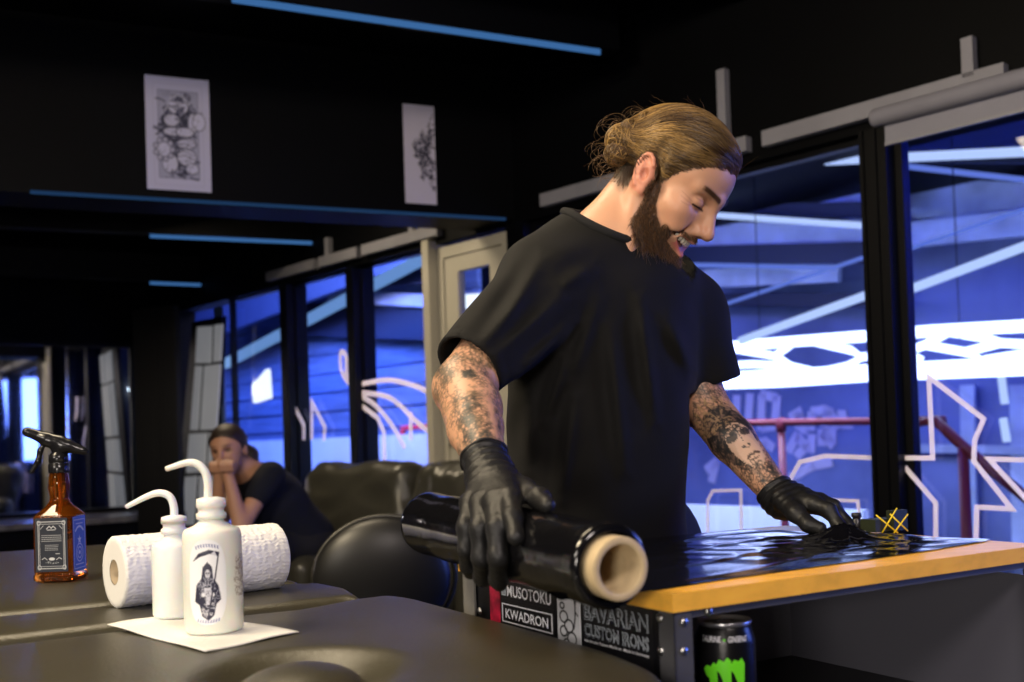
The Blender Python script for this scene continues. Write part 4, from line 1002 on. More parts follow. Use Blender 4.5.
# ================================================================== SOFA AND ROUND CHAIR
sofl = mat('sofa_leather', (.045, .043, .034), .33, spec=.6, bump=.35, bscale=9)
def rotz(a): return np.array([[cos(a), sin(a), 0], [-sin(a), cos(a), 0], [0, 0, 1.]])
SO = np.array([-.66, 5.0, 0.])          # middle of the sofa seat
sx = np.array([.80, -.60, 0.]); sy = np.array([-.60, -.80, 0.])    # along the seat, towards its front
so = thing('sofa', 'black leather sofa with creased back cushions under the windows', 'sofa', SO)
def SFP(a, b, z): return SO + sx * a + sy * b + ZV * z
SMX = [sx, sy, ZV]
def softbox(name, c, r, rnd, parent, crease=.006, seed=1, h=.014, tilt=None, f=22):
    S_ = SDF(); S_.bx(c, r, SMX if tilt is None else tilt, rnd=rnd)
    S_.post = lambda P, d: d - crease * (snoise(P, f, seed) + .55 * (1 - 2 * np.abs(snoise(P * [1, 1, .6], f * 2.0, seed + 5))))
    return sdf_obj(name, S_, h, sofl, parent)[0]
tl = radians(14); up_t = ZV * cos(tl) - sy * sin(tl); fr_t = np.cross(sx, up_t) ; TLT = [sx, sy * cos(tl) + ZV * sin(tl), up_t]
softbox('seat_cushion', SFP(-.42, .10, .50), (.40, .36, .11), .07, so, seed=3); softbox('seat_cushion', SFP(.40, .10, .50), (.40, .36, .11), .07, so, seed=4)
softbox('back_cushion', SFP(-.40, -.33, .74), (.40, .14, .26), .10, so, .016, 5, tilt=TLT); softbox('back_cushion', SFP(.40, -.33, .74), (.40, .14, .25), .10, so, .016, 6, tilt=TLT)
softbox('armrest', SFP(.90, 0, .45), (.12, .42, .30), .09, so, .004, 7); softbox('armrest', SFP(-.92, 0, .40), (.12, .42, .26), .09, so, .004, 8)
softbox('sofa_base', SFP(0, -.02, .25), (.98, .44, .15), .04, so, .001, 9)
for a in (-.85, .85):
    for b in (-.33, .33): obj('leg', lathe(BM(), [(.03, 0), (.03, .11)], SFP(a, b, 0), ZV, 12), BLACKM, so)
RC = at(384, 570, 2.55)
rcx = thing('round_chair', 'black chair with a big rounded leather backrest between bed and sofa', 'chair', (RC[0], RC[1] + .15, 0))
lth2 = mat('chair_leather', (.012, .012, .012), .38, spec=.6)
cz = RC[2]; mm_ = rotz(radians(8)); S_ = SDF(); S_.el((RC[0], RC[1], cz - .02), (.172, .055, .150), mm_, 0); S_.pl((RC[0], RC[1] + .02, cz), (0, 1, 0), .03)
sdf_obj('backrest', S_, .006, lth2, rcx)
bm = BM(); n = 60; tube(bm, [np.array([RC[0], RC[1] + .012, cz - .02]) + (np.array([mm_[0][0], mm_[0][1], 0]) * .171 * cos(2 * pi * i / n) + ZV * .150 * sin(2 * pi * i / n)) for i in range(n)], .006, 8, closed=True); obj('piping', bm, sofl, rcx, smooth=True)
S_ = SDF(); S_.el((RC[0] + .02, RC[1] + .24, .60), (.22, .21, .05)); sdf_obj('seat', S_, .008, lth2, rcx)
obj('back_bracket', tube(BM(), [(RC[0], RC[1] + .03, cz - .1), (RC[0], RC[1] + .05, .62), (RC[0], RC[1] + .2, .56)], .014, 10), BLACKM, rcx, smooth=True)
obj('column', lathe(BM(), [(.2, 0), (.2, .02), (.04, .05), (.03, .3), (.03, .56)], (RC[0] + .02, RC[1] + .24, 0), ZV, 24), BLACKM, rcx, smooth=True)
# ================================================================== THE STANDING MAN
def pt(px, py, D): return at(px, py, D)
man = thing('person', 'smiling bearded man with tied-back brown hair, black t-shirt and black gloves, leaning over the workbench', 'person', (pt(605, 500, 1.80)[0], 1.80, 0))
# ---- head frame: f forward, l his left, u up
az = radians(-33); ptc = radians(45)
ax_ = np.array([cos(az), sin(az), 0])
hf = ax_ * cos(ptc) - ZV * sin(ptc); hu = ax_ * sin(ptc) + ZV * cos(ptc); hl = np.cross(hu, hf)
rl = radians(-3); hl, hu = hl * cos(rl) + hu * sin(rl), hu * cos(rl) - hl * sin(rl)
HM = np.array([hf, hl, hu])
EAR = pt(649, 174, 1.62)
HO = EAR + hl * .077          # between the ears
HS = .955
def H(a, b, c): return HO + HS * (hf * a + hl * b + hu * c)
def hloc(P): return ((P - HO) @ HM.T) / HS
def both(fn):
    for s in (1, -1): fn(s)
nb0 = pt(604, 250, 1.705); nb1 = pt(596, 285, 1.72)
def head_sdf():
    S_ = SDF()
    S_.el(H(-.007, 0, .045), np.array([.092, .075, .075]) * HS, HM, .01)
    S_.el(H(.036, 0, .046), np.array([.053, .064, .052]) * HS, HM, .02)
    S_.el(H(.042, 0, -.012), np.array([.046, .057, .062]) * HS, HM, .02)
    S_.el(H(.040, 0, -.060), np.array([.044, .044, .042]) * HS, HM, .02)
    both(lambda s: S_.rc(H(.004, .054 * s, -.038), H(.066, .020 * s, -.094), .016, .017, k=.022))
    S_.el(H(.076, 0, -.094), np.array([.020, .024, .018]) * HS, HM, .015)
    both(lambda s: S_.el(H(.058, .040 * s, -.014), np.array([.026, .022, .020]) * HS, HM, .022))      # cheekbone
    both(lambda s: S_.el(H(.070, .030 * s, -.036), np.array([.020, .018, .018]) * HS, HM, .016))      # smiling cheek
    both(lambda s: S_.rc(H(.086, .006 * s, .032), H(.068, .044 * s, .034), .0085, .007, k=.014))      # brow
    S_.el(H(.088, 0, .030), np.array([.008, .016, .010]) * HS, HM, .012)
    both(lambda s: S_.el(H(.090, .031 * s, .014), np.array([.015, .016, .010]) * HS, HM, .014, '-'))  # socket
    both(lambda s: S_.el(H(.0715, .031 * s, .0125), np.array([.0150, .0160, .0125]) * HS, HM, .004))     # lidded eye
    S_.rc(H(.086, 0, .024), H(.113, 0, -.016), .0075, .0095, k=.012)                                 # nose
    S_.el(H(.112, 0, -.020), np.array([.0115, .0105, .0095]) * HS, HM, .007)
    both(lambda s: S_.el(H(.100, .0120 * s, -.0245), np.array([.0105, .0068, .0075]) * HS, HM, .007))
    both(lambda s: S_.el(H(.104, .0068 * s, -.0325), np.array([.0060, .0030, .0050]) * HS, HM, .003, '-'))
    both(lambda s: S_.rc(H(.094, .021 * s, -.024), H(.078, .038 * s, -.052), .0035, .002, k=.010, op='-'))     # smile fold
    S_.rc(H(.070, 0, .020), H(.082, 0, -.022), .014, .019, k=.012)
    S_.el(H(.080, 0, -.052), np.array([.020, .026, .016]) * HS, HM, .014)                            # muzzle
    both(lambda s: S_.rc(H(.100, 0, -.0440), H(.074, .034 * s, -.0415), .0046, .0026, k=.005))       # upper lip
    both(lambda s: S_.rc(H(.096, 0, -.0725), H(.073, .033 * s, -.0470), .0060, .0030, k=.006))       # lower lip
    both(lambda s: S_.rc(H(.101, 0, -.0580), H(.078, .031 * s, -.0450), .0100, .0045, k=.003, op='-'))  # open mouth
    # ears
    te = radians(24); ef = hf * cos(te) + hu * sin(te); eu = hu * cos(te) - hf * sin(te); EM = np.array([ef, hl, eu])
    def ear(s):
        b = .077 * s
        def E(x, y, z): return H(0, 0, 0) + (ef * (x - .004) + hl * y + eu * z) * HS
        S_.el(E(-.006, b, .003), np.array([.0150, .0060, .0285]) * HS, EM, .006)
        S_.el(E(.000, b * .94, -.004), np.array([.012, .010, .020]) * HS, EM, .01)
        S_.el(E(-.003, b + .009 * s, -.002), np.array([.0075, .0072, .0125]) * HS, EM, .003, '-')
        S_.el(E(-.006, b + .008 * s, .017), np.array([.0080, .0045, .0070]) * HS, EM, .003, '-')
        S_.chain([E(-.006 + .0150 * cos(t), b + .004 * s, .003 + .0285 * sin(t)) for t in np.linspace(.4, 4.1, 9)], [.0032] * 9, k=.002)
        S_.chain([E(-.005 + .0085 * cos(t), b + .0045 * s, .002 + .0165 * sin(t)) for t in np.linspace(2.2, 4.6, 5)], [.0022] * 5, k=.003)
        S_.el(E(-.003, b, -.026), np.array([.0075, .0050, .0080]) * HS, EM, .005)
        S_.el(E(.0085, b * .985, -.003), np.array([.0035, .0045, .0055]) * HS, EM, .003)
    both(ear)
    # neck
    S_.rc(H(-.030, 0, -.020), nb0, .056 * HS, .062, k=.022)
    S_.rc(H(.000, 0, -.050), nb0 + np.array([.03, -.02, .01]), .044, .050, k=.02)
    S_.rc(nb0, nb1, .062, .085, k=.03)
    both(lambda s: S_.rc(H(-.012, .060 * s, -.030), nb0 + (np.array([.03, -.07, -.02]) if s < 0 else np.array([.07, .0, -.02])), .010, .009, k=.02))
    return S_
HSDF = head_sdf()
SK = np.array([.60, .325, .20])
# hairline: how low (local u) the hair reaches at local f
def hair_h(a): return np.interp(a, [-.12, -.09, -.055, -.028, -.012, .002, .016, .020, .034, .052, .070, .085], [-.030, -.035, -.040, -.020, .026, .018, -.008, .004, .030, .052, .074, .086])
def beard_mask(L):
    a, b, c = L.T; ab = np.abs(b)
    up = np.interp(a, [-.004, .008, .020, .034, .050, .064, .075], [-.022, .004, .000, -.028, -.044, -.052, -.058])
    m = np.clip((up - c) / .006, 0, 1) * np.clip((a - .007 - np.clip(-c - .02, 0, .05) * .35) / .008, 0, 1)
    neck = np.interp(a, [-.01, .03, .10], [-.048, -.078, -.120]); m = m * np.clip((c - neck) / .006, 0, 1)
    mu = .7 * np.clip(1 - np.abs(c + .0385) / .0040, 0, 1) ** .5 * np.clip((a - .070) / .01, 0, 1) * np.clip((.036 - ab) / .006, 0, 1)
    cor = np.clip(1 - np.hypot(a - .070, c + .052) / .012, 0, 1) * (ab > .02)
    lip = (np.abs(c + .060 - ab * .35) < .0170) & (ab < .033) & (a > .066)
    m = np.where(lip, 0, m)
    return np.clip(np.maximum(np.maximum(m, mu), cor), 0, 1)
def head_color(V):
    L = hloc(V); a, b, c = L.T; ab = np.abs(b)
    C_ = np.tile(SK, (len(V), 1))
    def mixc(m, col):
        nonlocal C_; C_ = C_ * (1 - m[:, None]) + np.array(col) * m[:, None]
    n = snoise(V, 120, 3) * .5 + .5
    mixc(.10 * n, (.52, .22, .14))
    mixc(np.exp(-((a - .065) ** 2 + (ab - .040) ** 2 + (c + .018) ** 2) / .022 ** 2) * .35, (.62, .22, .16))
    mixc(np.exp(-((a - .112) ** 2 + b ** 2 + (c + .02) ** 2) / .014 ** 2) * .35, (.62, .23, .16))
    mixc(np.clip((ab - .072) / .004, 0, 1) * (a < .02) * (c < .04) * (c > -.035) * .45, (.66, .20, .14))
    mixc(np.exp(-((a + .006) ** 2 + c ** 2) / .010 ** 2) * (ab > .07) * .5, (.35, .08, .05))
    # lips and mouth
    ul = np.exp(-((c + .045) / .004) ** 2) * (ab < .027) * (a > .076) * .5; ll = np.exp(-((c + .0715 - ab * .50) / .0056) ** 2) * (ab < .026) * (a > .072)
    mixc(np.clip(ul * .6 + ll * .85, 0, 1), (.56, .14, .14))
    d_in = HM @ hf; ins = (np.abs(c + .0575 - ab * .38) < .0095) * (ab < .031) * (a > .050) * (a < .0905 - ab * .5); mixc(ins * .9, (.10, .015, .015))
    # brows
    bc = .0365 + .10 * (ab - .018) - 3.2 * (ab - .030) ** 2
    br = np.exp(-((c - bc) / .0040) ** 2) * np.clip((ab - .008) / .005, 0, 1) * np.clip((.050 - ab) / .008, 0, 1) * (a > .05); mixc(np.clip(br * 1.2, 0, .80), (.045, .022, .010))
    # lash line and lid crease
    ly = .0075 - 5 * (ab - .031) ** 2 * 1.0
    la = np.exp(-((c - ly) / .0017) ** 2) * np.clip((.0155 - np.abs(ab - .031)) / .003, 0, 1) * (a > .06); mixc(np.clip(la * 1.6, 0, .95), (.02, .01, .008))
    cr = np.exp(-((c - ly - .0115) / .0012) ** 2) * np.clip((.016 - np.abs(ab - .031)) / .003, 0, 1) * (a > .05); mixc(cr * .5, (.25, .10, .06))
    for (fa_, fc) in ((.060, .010), (.057, .006), (.058, .002)):
        w_ = np.exp(-((c - fc - (ab - .05) * (fc - .006) * 60) / .0009) ** 2) * (ab > .047) * (ab < .060) * (a > .03); mixc(w_ * .35, (.3, .13, .08))
    # beard and hair underlay
    mixc(beard_mask(L) * .80, (.060, .030, .014))
    hh = np.clip((c - hair_h(a) + .003) / .012, 0, 1) * (1 - (ab > .074) * (c < .034)); mixc(hh * .85, (.13, .070, .028))
    mixc(np.clip((-a - .012) / .015, 0, 1) * np.clip((c + .058) / .02, 0, 1) * (ab < .074) * .93, (.028, .014, .005))
    return C_
skin = mat('skin', SK, .42, sss=.10, attr='Col', bump=.06, bscale=500, spec=.45)

# ---- arms
shR = pt(536, 290, 1.62); elR = pt(464, 402, 1.50); wrR = pt(487, 466, 1.285)
shL = pt(684, 302, 1.82); elL = pt(698, 398, 1.80); wrL = pt(777, 494, 1.685)
elR_s = pt(463, 388, 1.50)
mid = pt(606, 300, 1.74)
def arm_sdf():
    S_ = SDF()
    # right arm (nearer): upper arm, elbow, forearm
    S_.rc(shR, elR_s, .050, .042, k=.02)
    S_.rc(elR_s, elR_s * .45 + wrR * .55, .0405, .0365, k=.015)
    S_.rc(elR_s * .45 + wrR * .55, wrR, .0365, .0235, k=.008)
    d = (wrR - elR_s) / np.linalg.norm(wrR - elR_s)
    S_.el(elR_s + d * .055 + np.array([.014, 0, -.006]), (.032, .036, .046), np.array([np.cross(d, ZV) / np.linalg.norm(np.cross(d, ZV)), np.cross(np.cross(d, ZV), d) / np.linalg.norm(np.cross(d, ZV)), d]), .02)
    S_.rc(wrR, pt(495, 485, 1.26), .0235, .022, k=.008)
    # left arm
    S_.rc(shL, elL, .048, .041, k=.02)
    S_.rc(elL, elL * .55 + wrL * .45, .040, .0375, k=.02)
    S_.rc(elL * .55 + wrL * .45, wrL, .037, .0250, k=.01)
    S_.rc(wrL, pt(790, 499, 1.675), .0245, .023, k=.008)
    # trunk and legs under the clothes
    S_.rc(mid - ZV * .02, pt(598, 440, 1.76), .105, .10, k=.05)
    S_.rc(shR * .85 + mid * .15, shL * .85 + mid * .15, .055, .055, k=.05)
    hip = pt(600, 470, 1.80); hip[2] = .93
    S_.rc(pt(598, 440, 1.76), hip, .10, .12, k=.05)
    sxx = np.array([.86, .51, 0])
    for s, fy in ((-1, .03), (1, -.05)):
        hj = hip + sxx * .095 * s - ZV * .03; kn = hj + np.array([.02 * s, .0, -.42]) + sxx * .05 * s; an = kn + np.array([0, .04 + fy * .3, -.38]); an[2] = .09
        S_.rc(hj, kn, .085, .055, k=.04).rc(kn, an, .052, .036, k=.03)
    return S_
BS = arm_sdf()
def limb_uv(P, a, b, ref):
    d = b - a; L = np.linalg.norm(d); d /= L; s = np.cross(d, ref); s /= np.linalg.norm(s); t = np.cross(s, d)
    q = P - a; v = q @ d; return np.arctan2(q @ s, q @ t), v / L, L     # 0 faces ref
# tattoo drawings
INK = (.030, .036, .042)
tR = Canvas(300, 420, tuple(SK))
rr = random.Random(5)
for i in range(130):
    tR.scribble(rr.uniform(0, 1), rr.uniform(0, 1), .11, .07, 5, .020, (.13, .105, .065), .40, 100 + i)
for i in range(90):
    x, y = rr.uniform(.05, .95), rr.uniform(.0, 1); r0 = rr.uniform(.03, .09); n = rr.choice((5, 6, 8))
    for k in range(n):
        a = k * 2 * pi / n; tR.ell(x + r0 * cos(a) * .7, y + r0 * sin(a) * .5, r0 * .45, r0 * .3, (.070, .062, .045), .55, rot=a, ring=.010)
for x, y, r in ((.55, .22, .13), (.42, .35, .10), (.60, .10, .10), (.36, .62, .07), (.52, .05, .12), (.35, .12, .1)):
    tR.scribble(x, y, r, r * .7, 46, .018, (.035, .038, .036), .62, int(x * 1000))
for i in range(7): tR.line([(.50 + .05 * i, .95), (.47 + .045 * i, .80), (.46 + .04 * i, .66)], .008, (.12, .09, .05), .6)
tR.line([(.64, .84), (.66, .74), (.62, .64), (.66, .54), (.60, .44), (.63, .32)], .012, INK, .7)
for i in range(9): tR.line([(.64, .80 - .05 * i), (.72, .82 - .05 * i)], .010, INK, .55)
tL = Canvas(300, 460, tuple(SK)); rr = random.Random(9)
for i in range(90): tL.scribble(rr.random(), rr.random(), .12, .07, 8, .016, (.07, .06, .05), .45, 300 + i)
for i in range(60):
    x, y = rr.uniform(0, 1), rr.uniform(0, .38); tL.ell(x, y, rr.uniform(.03, .08), rr.uniform(.02, .06), (.03, .03, .032), .6, rot=rr.random() * 3, ring=.013)
for i in range(46):
    x, y = rr.uniform(.1, .9), rr.uniform(.80, 1); tL.ell(x, y, rr.uniform(.03, .08), rr.uniform(.02, .05), (.05, .045, .035), .6, rot=rr.random() * 3, ring=.012)
# portrait: pale face framed by dark hair, half covered eyes (v=1 elbow, v=0 wrist)
PY = -.10
def pp(*l): return [(x, y + PY) for x, y in l]
tL.ell(.47, .62 + PY, .36, .40, (.035, .035, .038), .75); tL.scribble(.47, .62 + PY, .36, .28, 190, .022, (.018, .018, .020), .75, 77); tL.scribble(.40, .80 + PY, .3, .10, 60, .016, (.42, .26, .14), .6, 78)
tL.ell(.55, .49 + PY, .22, .30, (.62, .40, .28), .97); tL.ell(.55, .44 + PY, .17, .20, (.70, .46, .33), .9)
tL.ell(.45, .585 + PY, .085, .045, (.02, .02, .022), .9); tL.ell(.66, .585 + PY, .080, .045, (.02, .02, .022), .9); tL.scribble(.55, .63 + PY, .22, .05, 70, .014, (.03, .03, .03), .85, 79)
tL.line(pp((.55, .70), (.555, .53)), .014, INK, .9); tL.ell(.510, .485 + PY, .026, .018, INK, .9); tL.ell(.60, .485 + PY, .026, .018, INK, .9); tL.line(pp((.52, .472), (.56, .462), (.60, .472)), .012, INK, .7)
tL.line(pp((.45, .395), (.52, .412), (.56, .402), (.60, .412), (.67, .395)), .028, (.05, .03, .03), .9); tL.line(pp((.49, .372), (.56, .360), (.62, .372)), .016, (.12, .06, .05), .8); tL.line(pp((.51, .335), (.56, .328), (.60, .335)), .009, INK, .6)
for i in range(5): tL.line(pp((.80 + .03 * i, .60), (.82 + .03 * i, .46), (.76 + .04 * i, .34), (.80 + .03 * i, .24)), .010, (.05, .045, .04), .7)
for x, y in ((.3, .25), (.5, .22), (.68, .15), (.4, .1), (.6, .06)):
    for k in range(6): a = k * 1.047; tL.ell(x + .05 * cos(a), y + .032 * sin(a), .045, .028, (.03, .03, .03), .7, rot=a, ring=.012)
for i in range(11): a = .25 + i * .26; tL.line([(.47 + .35 * cos(a), .62 + .19 * sin(a)), (.49 + .44 * cos(a), .60 + .27 * sin(a)), (.49 + .40 * cos(a + .12), .60 + .23 * sin(a + .12))], .014, (.45, .28, .12), .7)
def arm_color(V):
    C_ = np.tile(SK, (len(V), 1))
    th, v, L = limb_uv(V, elR_s + (elR_s - wrR) * .32, wrR, np.array([-.05, -1., .1]))
    m = (V[:, 0] < pt(560, 400, 1.5)[0]) & (np.linalg.norm(V - elR_s, axis=1) < .34) & (V[:, 1] < 1.62)
    u = .5 + th * .32
    C_[m] = tR.sample(np.clip(u[m], .001, .999) , np.clip(1 - v[m], 0.001, .999))
    th, v, L = limb_uv(V, elL, wrL, np.array([0, -1., 0]))
    m = (V[:, 0] > pt(688, 400, 1.8)[0]) & (V[:, 1] > 1.4) & (V[:, 2] < pt(700, 380, 1.8)[2])
    u = .5 - th * .30
    C_[m] = tL.sample(np.clip(u[m], .001, .999), np.clip(1 - v[m], 0.001, .999))
    return C_
V1, Q1 = HSDF.mesh(.0019); C1 = head_color(V1)
lo_a = np.minimum(np.minimum(elR_s, wrR), np.minimum(elL, wrL)) - .07; 
# the arms finely, the covered trunk and legs coarsely, as one body mesh
V2, Q2 = BS.mesh(.0024, lo=np.array([min(elR_s[0], shR[0]) - .07, 1.10, .98]), hi=np.array([wrL[0] + .05, 1.95, 1.42])); C2 = arm_color(V2)
V3, Q3 = BS.mesh(.010); k3 = (V3[Q3][:, :, 2].max(1) < .995) | (V3[Q3][:, :, 2].min(1) > 1.405); Q3 = Q3[k3]
V = np.concatenate([V1, V2, V3]); Q = np.concatenate([Q1, Q2 + len(V1), Q3 + len(V1) + len(V2)]); Cc = np.concatenate([C1, C2, np.tile(SK, (len(V3), 1))])
body = npmesh('body', V, Q, skin, man, col=Cc)
# teeth
S_ = SDF()
for i in range(-4, 5):
    t = i * .0060; S_.el(H(.0945 - 22 * t * t, t, -.0520 + 8 * t * t), np.array([.0035, .0031, .0052]), HM, .0008)
sdf_obj('teeth', S_, .0006, mat('teeth', (.72, .66, .54), .25), man)
# lashes
for s in (-1, 1):
    P = []
    for i in range(9):
        u = -1 + i / 4; b = (.031 + .0135 * u) * s; c = .0075 - .0016 * u * u; a = .0855 - .0062 * u * u - .002 * max(0, u); P.append(H(a, b, c))
    bm = BM(); tube(bm, P, [.0004 + .0008 * (1 - abs(-1 + i / 4)) for i in range(9)], 6)
    obj('eyelashes', bm, mat('lash', (.012, .007, .005), .6), man)

# ---- hair, strand by strand over a cap
def curves_mesh(name, strands, radii, cols, material, parent, seg=3):
    S_ = np.asarray(strands); n, m, _ = S_.shape
    d = np.gradient(S_, axis=1); d /= np.linalg.norm(d, axis=2, keepdims=True) + 1e-12
    r0 = rng.normal(size=(n, 1, 3)); s = np.cross(d, r0); s /= np.linalg.norm(s, axis=2, keepdims=True) + 1e-12; t = np.cross(s, d)
    rad = (np.asarray(radii)[:, None] * np.linspace(1, .35, m)[None, :])[:, :, None]
    rings = np.stack([S_ + rad * (cos(2 * pi * k / seg) * s + sin(2 * pi * k / seg) * t) for k in range(seg)], 2)
    idx = np.arange(n * m * seg).reshape(n, m, seg)
    a = idx[:, :-1, :]; b = idx[:, 1:, :]
    Fq = np.stack([a, np.roll(a, -1, 2), np.roll(b, -1, 2), b], -1).reshape(-1, 4)
    col = np.repeat(np.asarray(cols), m * seg, axis=0)
    o = npmesh(name, rings.reshape(-1, 3), Fq, material, parent, col=col); o['kind'] = 'stuff'; return o
hairm = mat('hair_strands', (.2, .1, .04), .38, attr='Col', spec=.6)
BUN = H(-.105, -.012, .098); BUN = pt(622, 141, 1.655)
cap = SDF(); cap.p = []
CR_ = np.array([.098, .076, .080])
cap.el(H(-.007, 0, .045), np.array([.0925, .0755, .0755]) * HS, HM, .01); cap.el(H(.036, 0, .046), np.array([.0535, .0645, .0525]) * HS, HM, .02)
cap.rc(H(-.074, -.004, .050), BUN, .026, .015, k=.025)
capfull = SDF(); capfull.p = list(cap.p)
def thick(L): g = L[:, 2] - hair_h(L[:, 0]); t = np.clip(g / .050, 0, 1); return .0090 * t * t * (3 - 2 * t)
capfull.post = lambda P, d: d - thick(hloc(P))
def cap_post(P, d):
    L = hloc(P); g = hair_h(L[:, 0]) - L[:, 2]
    g = np.maximum(g, np.where((np.abs(L[:, 1]) > .066) & (L[:, 0] < .014) & (L[:, 0] > -.034), .036 - L[:, 2], -1))
    d = d - thick(L) + .0022 * np.clip(np.sin(L[:, 2] * 420 + 60 * L[:, 0] + 40 * np.abs(L[:, 1])), -1, 1) * .4
    return smax(d, g, .001)
cap.post = cap_post
Vc, Qc = cap.mesh(.0028)
dk = np.array([.10, .055, .022])
npmesh('hair', Vc, Qc, mat('hair_base', dk, .55, bump=.5, bscale=300), man)
hairobj = man.children[-1] if False else None
starts = Vc[rng.integers(0, len(Vc), 9500)]; L0 = hloc(starts)
inner = capfull(starts) > -.006; starts = starts[inner][:7200]
n = len(starts); M_ = 12; st = np.zeros((n, M_, 3)); P = starts.copy(); step = np.clip(np.linalg.norm(BUN - P, axis=1) * .9, .01, .085) / (M_ - 1)
lift = rng.uniform(.0002, .0030, n); wob = rng.normal(size=(n, 3)) * .10
for k in range(M_):
    st[:, k] = P
    nn = capfull.normal(P, .002); dr = BUN + hu * .004 - P; dr /= np.linalg.norm(dr, axis=1, keepdims=True) + 1e-9; dr = dr + wob + hu * .16 * (hloc(P)[:, :1] > -.03)
    dr -= nn * (dr * nn).sum(1)[:, None]; dr /= np.linalg.norm(dr, axis=1, keepdims=True) + 1e-9
    P = P + dr * step[:, None]; dd = capfull(P); P = P - nn * (dd - lift * np.clip((hloc(P)[:, 2] - hair_h(hloc(P)[:, 0])) / .03, .15, 1))[:, None]
tone = snoise(starts @ np.stack([hf * .35, hl, hu], 1), 160, 9) * .75 + .5 + rng.normal(size=n) * .2
tone = np.clip(tone, 0, 1) ** 1.5
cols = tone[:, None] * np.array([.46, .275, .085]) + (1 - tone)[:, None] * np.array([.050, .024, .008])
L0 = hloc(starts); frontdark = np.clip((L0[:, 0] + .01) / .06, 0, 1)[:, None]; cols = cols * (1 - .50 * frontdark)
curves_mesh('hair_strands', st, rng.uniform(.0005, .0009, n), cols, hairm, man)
# fine short hairs along the hairline
Lv = hloc(V1); g = Lv[:, 2] - hair_h(Lv[:, 0]); ci = np.where((g > -.004) & (g < .007) & (Lv[:, 0] > .0) & (np.abs(Lv[:, 1]) < .08))[0]; ci = ci[rng.integers(0, len(ci), 1500)]
np_i = np.where((Lv[:, 0] < -.018) & (Lv[:, 2] > -.052) & (Lv[:, 2] < .02) & (capfull(V1) > -.004))[0]
if len(np_i): ci[900:] = np_i[rng.integers(0, len(np_i), 600)]
P = V1[ci] + rng.normal(size=(1500, 3)) * .0007; sb_ = np.zeros((1500, 7, 3))
for k in range(7):
    sb_[:, k] = P; nn = HSDF.normal(P); dr = BUN - P; dr /= np.linalg.norm(dr, axis=1, keepdims=True); dr = dr + hu * .25; dr -= nn * (dr * nn).sum(1)[:, None]
    P = P + dr * .0042; P = P - nn * (HSDF(P) - .0007 * (k + .5))[:, None]
curves_mesh('fine_hair', sb_, rng.uniform(.0003, .0006, 1500), np.tile([.075, .038, .014], (1500, 1)), hairm, man)
# bun: coiled strands plus loose curls
def ball_strands(c, R, n, m, tw):
    out = []
    for i in range(n):
        ax = rng.normal(size=3); ax[1] *= .5; ax += np.array([0, -1.0, .2]); ax /= np.linalg.norm(ax); h = rng.uniform(-.75, .75); e1 = np.cross(ax, [.3, .5, .8]); e1 /= np.linalg.norm(e1); e2 = np.cross(ax, e1)
        a0 = rng.uniform(0, 6.28); rr_ = R * rng.uniform(.85, 1.05); L = rng.uniform(1.2, 3.2)
        out.append([c + rr_ * (ax * h + math.sqrt(max(0, 1 - h * h)) * (cos(a0 + L * k / m) * e1 + sin(a0 + L * k / m) * e2)) for k in range(m)])
    return np.array(out)
S_ = SDF(); S_.el(BUN, (.024, .024, .027)); S_.el(pt(644, 118, 1.65), (.010, .010, .008), k=.012); S_.el(pt(616, 154, 1.65), (.017, .018, .015), k=.012); S_.el(pt(630, 130, 1.65), (.015, .016, .014), k=.012)
bunb, _ = sdf_obj('hair_bun', S_, .0025, mat('hair_base', dk, .55), man)
for c, R, n in ((BUN, .0265, 620), (pt(616, 154, 1.65), .019, 260), (pt(630, 130, 1.65), .017, 240), (pt(644, 118, 1.65), .0105, 120)):
    b = ball_strands(c, R, n, 12, 0); tn = np.clip(rng.normal(.5, .3, n), 0, 1)[:, None]
    curves_mesh('bun_strands', b, rng.uniform(.0006, .0011, n), tn ** 1.4 * np.array([.46, .275, .085]) + (1 - tn ** 1.4) * np.array([.05, .024, .008]), hairm, bunb)
fly = []
for i in range(70):
    c = pt(*([(608, 165), (603, 150), (615, 125), (640, 118), (612, 172)][i % 5]), 1.655); a0 = rng.uniform(0, 6.28); R = rng.uniform(.005, .016); L = rng.uniform(2, 5); o_ = rng.normal(size=3) * .006
    fly.append([c + o_ + np.array([R * cos(a0 + L * k / 11) * (1 + .3 * k / 11), .01 * (k / 11 - .5), R * sin(a0 + L * k / 11)]) + np.array([-.006, 0, .0]) * k / 11 for k in range(12)])
for i in range(60):
    s0 = st[rng.integers(0, len(st))]; p = s0[0]; nn = capfull.normal(p[None])[0]; d = s0[3] - s0[0]; d /= np.linalg.norm(d) + 1e-9; d = d + rng.normal(size=3) * .3
    fly.append([p + d * .035 * k / 11 + nn * .010 * (k / 11) ** 1.5 * rng.uniform(.8, 1.2) for k in range(12)])
curves_mesh('loose_hair', np.array(fly), np.full(len(fly), .00028), np.tile([.16, .09, .035], (len(fly), 1)), hairm, man)
